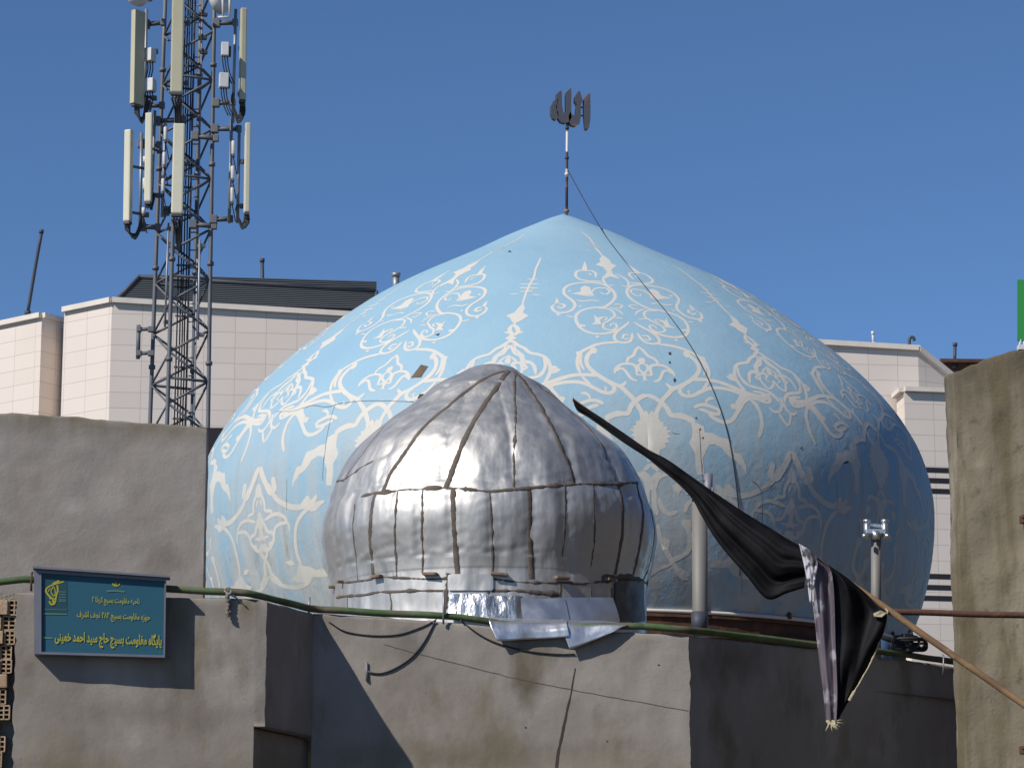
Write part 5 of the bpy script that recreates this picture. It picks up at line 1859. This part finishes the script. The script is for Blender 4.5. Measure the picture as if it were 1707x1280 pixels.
# pale conduit fixed to the outside of the mast
for (x0, y0, x1, y1, lb) in ((281, 372, 275, 545, None), (333, 400, 330, 566, None)):
    bm = BM()
    tube(bm, [P(x0, y0, TY - .55), P(x1, y1, TY - .55)], .017, 8)
    for (x, y) in ((x0 + 3, y0 + 10), (x1 + 4, y1 - 8)):
        box(bm, P(x, y, TY - .5), (.12, .08, .06), bev=.01, rz=.4)
    obj('conduit', bm, M['galv'], tw)


def rpole(name, x0, y0, x1, y1, Y, r_, parent, mt='galv'):
    bm = BM()
    tube(bm, [P(x0, y0, Y), P(x1, y1, Y)], r_, 8)
    return obj(name, bm, M[mt], parent)


# mounting arms and poles of the mast
def arm(x0, y0, x1, y1, Y=45.6, wd=.06, mt='tower'):
    bm = BM()
    bar(bm, P(x0, y0, Y), P(x1, y1, Y), wd)
    box(bm, P(x0, y0, Y), (.12, .12, .14), bev=.01)
    box(bm, P(x1, y1, Y), (.09, .09, .11), bev=.01)
    obj('mounting_arm', bm, M[mt], tw)


for a_ in ((244, 41, 272, 38), (246, 176, 270, 176), (361, 39, 392, 38), (360, 172, 388, 171), (358, 215, 398, 215), (356, 366, 384, 365), (236, 240, 265, 242), (237, 378, 263, 379), (262, 202, 306, 200),
           (325, 227, 360, 231), (322, 374, 357, 377), (276, 352, 300, 353)):
    arm(*a_)
for p_ in ((244, 16, 241, 180), (393, 16, 388, 205), (386, 200, 382, 372), (399, 210, 396, 372), (236, 222, 233, 384), (276, 205, 270, 362), (297, -20, 296, 210), (258, 185, 252, 350)):
    rpole('mounting_pole', *p_, 45.5, .026, tw)
# empty side bracket low on the mast
bm = BM()
tube(bm, [P(231, 542, 45.8), P(230, 598, 45.8)], .035, 8)
for y in (549, 589):
    bar(bm, P(230, y, 45.8), P(256, y - .5, 45.8), .045)
    box(bm, P(252, y, 45.8), (.10, .10, .09), bev=.01)
    box(bm, P(232, y, 45.8), (.07, .10, .09), bev=.01)
obj('side_bracket', bm, M['tower'], tw)


def cables(bm, x0, y0, x1, y1, drop, Y, n=4, r_=.014, sx=0):
    for i in range(n):
        f_ = i / max(1, n - 1)
        d = drop * (.75 + .4 * f_)
        pts = [P(x0 + 7 * (f_ - .5), y0, Y), P(x0 + 7 * (f_ - .5) + sx * .1, y0 + d * .5, Y - .03 * f_), P((x0 + x1) / 2 + sx * .5, max(y0, y1) + d * .9, Y), P(x1 + 3 * f_ - 3, y1 + d * .55, Y), P(x1, y1, Y)]
        tube(bm, crom(pts, .05), r_, 6)


ANT = [  # x, y top, y bottom, visible width m, depth m, yaw, material, label, pole x, cable drop
    (229.5, 19, 175, .10, .225, R(-40), 'radome', 'tall panel antenna on the upper left of the mast, its dark side turned', 244, 26, 'l'),
    (296, -45, 155, .195, .10, R(4), 'radome', 'widest olive panel antenna, upper centre of the mast front', 298, 0, 'c'),
    (405, 15, 168, .10, .14, R(18), 'radome', 'narrow panel antenna on the upper right of the mast', 391, 32, 'r'),
    (214, 217, 370, .12, .12, R(-20), 'radome_pale', 'pale rounded panel antenna, leftmost and lowest on the mast', 236, 24, 'l'),
    (248, 189, 337, .115, .10, R(-10), 'radome_pale', 'slim cream panel antenna between the leftmost one and the white one', 256, 8, 'l'),
    (297, 207, 357, .185, .11, R(3), 'radome_pale', 'broad cream panel antenna, lower centre of the mast front', 300, 0, 'c'),
    (412, 206, 355, .085, .13, R(14), 'radome_pale', 'narrow cream panel antenna on the lower right of the mast', 398, 22, 'r')]
for (x, y0, y1, wd, dp, yaw, mt, lb, xp, drop, side) in ANT:
    Y = 45.2 if side != 'c' else 44.7
    a, b = P(x - 2.2 * (0 if side == 'c' else .5) - (2 if side == 'c' else 0), y1, Y), P(x + (1 if side != 'c' else 2), y0, Y)
    r = empty('panel_antenna', a, lb, 'antenna', 'panel antennas on the mast')
    bm = BM()
    ax = (b - a)
    c = (a + b) / 2
    vs = box(bm, c, (wd, dp, ax.length), rz=yaw, ry=math.atan2(ax.x, ax.z), bev=min(wd, dp) * (.10 if abs(yaw) > .6 else .22))
    obj('radome', bm, M[mt], r, smooth=False)
    bm = BM()
    box(bm, a - Vector((0, 0, .02)), (wd * .9, dp * .9, .05), rz=yaw, bev=.008)
    for k in (-.3, 0, .3):
        tube(bm, [a + Vector((k * wd, 0, -.03)), a + Vector((k * wd, 0, -.10))], .014, 6)
    obj('connector_plate', bm, M['dark_plastic'], r)
    for f_ in (.12, .62):
        bm = BM()
        q = a.lerp(b, f_)
        pq = P(xp, 640, Y + .25)
        pz = Vector((pq.x, pq.y, q.z))
        bar(bm, q + Vector((0, .06, 0)), pz, .035)
        box(bm, pz, (.09, .09, .07), bev=.01)
        obj('bracket', bm, M['tower'], r)
    bm = BM()
    if side == 'c':
        for k in range(4):
            tube(bm, crom([a + Vector((.05 * (k - 1.5), 0, -.08)), a + Vector((.03 * (k - 1.5) + .02, .1, -.25)), a + Vector((.02 * k - .03, .25, -.42 - .05 * k))], .05), .018, 6)
    else:
        cables(bm, x - 1, y1 + 4, xp + (2 if side == 'l' else -2), y1 - 14, drop, Y + .1, 5)
    obj('jumper_cable', bm, M['cable'], r)

for (x0, y0, x1, y1, lb, wd2, yaw) in (
        (238, 81, 262, 104, 'grey radio box, upper one behind the upper left panel antenna', .13, R(-35)),
        (238, 131, 262, 154, 'grey radio box, lower one behind the upper left panel antenna', .16, R(-20)),
        (366, 71, 384, 95, 'pale grey radio box, upper one beside the upper right panel antenna', .17, R(8)),
        (362, 122, 384, 148, 'pale grey radio box, lower one beside the upper right panel antenna', .20, R(12))):
    Y = 45.3 if x0 < 300 else 44.95
    c = (P(x0, y0, Y) + P(x1, y1, Y)) / 2
    r = empty('radio_unit', c, lb, 'radio unit', 'radio boxes on the mast')
    bm = BM()
    h = (y1 - y0) * .0094
    box(bm, c, ((x1 - x0) * .0068, .13, h), rz=yaw, bev=.012)
    obj('housing', bm, M['radio'], r)
    bm = BM()
    for k in range(6):
        box(bm, c + Vector((((k - 2.5) * .022), .09, 0)), (.006, .06, h * .9), rz=yaw)
    box(bm, c + Vector((.03, .10, 0)), (.12, .05, h * .8), rz=yaw, bev=.01)
    obj('heat_sink', bm, M['dark_plastic'], r)
    bm = BM()
    for k in range(3):
        s_ = c + Vector(((k - 1) * .04, 0, -h / 2))
        tube(bm, crom([s_, s_ + Vector((.01, .02, -.12)), s_ + Vector((.05 if x0 > 300 else -.03, .05, -.30)), s_ + Vector((.12 if x0 > 300 else -.06, .05, -.45))], .05), .010, 6)
    obj('jumper_cable', bm, M['cable'], r)

for (x, y0, y1, lb) in ((276, 212, 234, 'small white cylindrical amplifier, top of the inner left row'), (274, 254, 276, 'small white cylindrical amplifier, middle of the inner left row'),
                        (272, 298, 320, 'small white cylindrical amplifier, bottom of the inner left row'), (389, 235, 258, 'small white cylindrical amplifier, top of the right row'),
                        (388, 277, 299, 'small white cylindrical amplifier, middle of the right row'), (387, 313, 337, 'small white cylindrical amplifier, bottom of the right row'),
                        (241.5, 261, 271, 'small white amplifier half hidden, top of the outer left row'), (241, 297, 316, 'small white amplifier half hidden, middle of the outer left row'),
                        (239.5, 346, 357, 'small white amplifier, bottom of the outer left row')):
    Y = 45.25
    a, b = P(x, y1, Y), P(x, y0, Y)
    r = empty('mast_amplifier', a, lb, 'amplifier', 'small amplifiers on the mast')
    bm = BM()
    tube(bm, [a, a.lerp(b, .06), a.lerp(b, .94), b], [.022, .032, .032, .022], 12)
    obj('housing', bm, M['radio'], r)
    bm = BM()
    tube(bm, [a - Vector((0, 0, .05)), a + Vector((0, 0, .005))], .022, 8)
    obj('cable_gland', bm, M['dark_plastic'], r)
    bm = BM()
    tube(bm, [b - Vector((0, 0, .005)), b + Vector((0, 0, .03))], .012, 8)
    obj('top_cap', bm, M['dark_plastic'], r)
    bm = BM()
    tube(bm, crom([a - Vector((0, 0, .05)), a + Vector((.02, .06, -.14)), a + Vector((.05, .1, -.3))], .05), .009, 6)
    obj('jumper_cable', bm, M['cable'], r)

# drum dishes cut by the top of the picture
r = empty('dish_antenna', P(229, 2, 45), 'round grey drum dish at the top left of the mast', 'dish')
bm = BM()
c = P(229, -8, 45)
ax = Vector((-.35, -1, .1)).normalized()
tube(bm, [c + ax * .16, c + ax * .12, c - ax * .02, c - ax * .10], [.06, .16, .185, .17], 24)
obj('drum', bm, M['radio'], r, smooth=True)
bm = BM()
tube(bm, [c - ax * .09, c - ax * .17], [.15, .05], 16)
bar(bm, c - ax * .15, P(252, 0, 45.5), .05)
obj('mount', bm, M['tower'], r)
r = empty('dish_antenna', P(370, 10, 45.2), 'white drum dish with a white pipe frame at the top right of the mast', 'dish')
bm = BM()
c = P(367, 0, 45.3)
ax = Vector((.8, -.5, .1)).normalized()
tube(bm, [c + ax * .10, c + ax * .07, c - ax * .06], [.10, .21, .23], 24)
obj('drum', bm, M['radio'], r, smooth=True)
bm = BM()
for pts in ([(383, -20), (383, 28)], [(363, 29), (384, 29)], [(371, -20), (372, 29)]):
    tube(bm, [P(x, y, 45.1) for x, y in pts], .02, 8)
obj('pipe_frame', bm, M['radio'], r)
for (x, y) in ((334, 22), (333, 61), (334, 85)):
    bm = BM()
    c = P(x, y, 45.4)
    tube(bm, [c, c + Vector((.05, -.04, 0))], [.045, .03], 10)
    box(bm, c + Vector((.06, 0, -.03)), (.11, .07, .06), rz=.4, bev=.012)
    obj('cable_clamp', bm, M['dark_plastic'], tw)
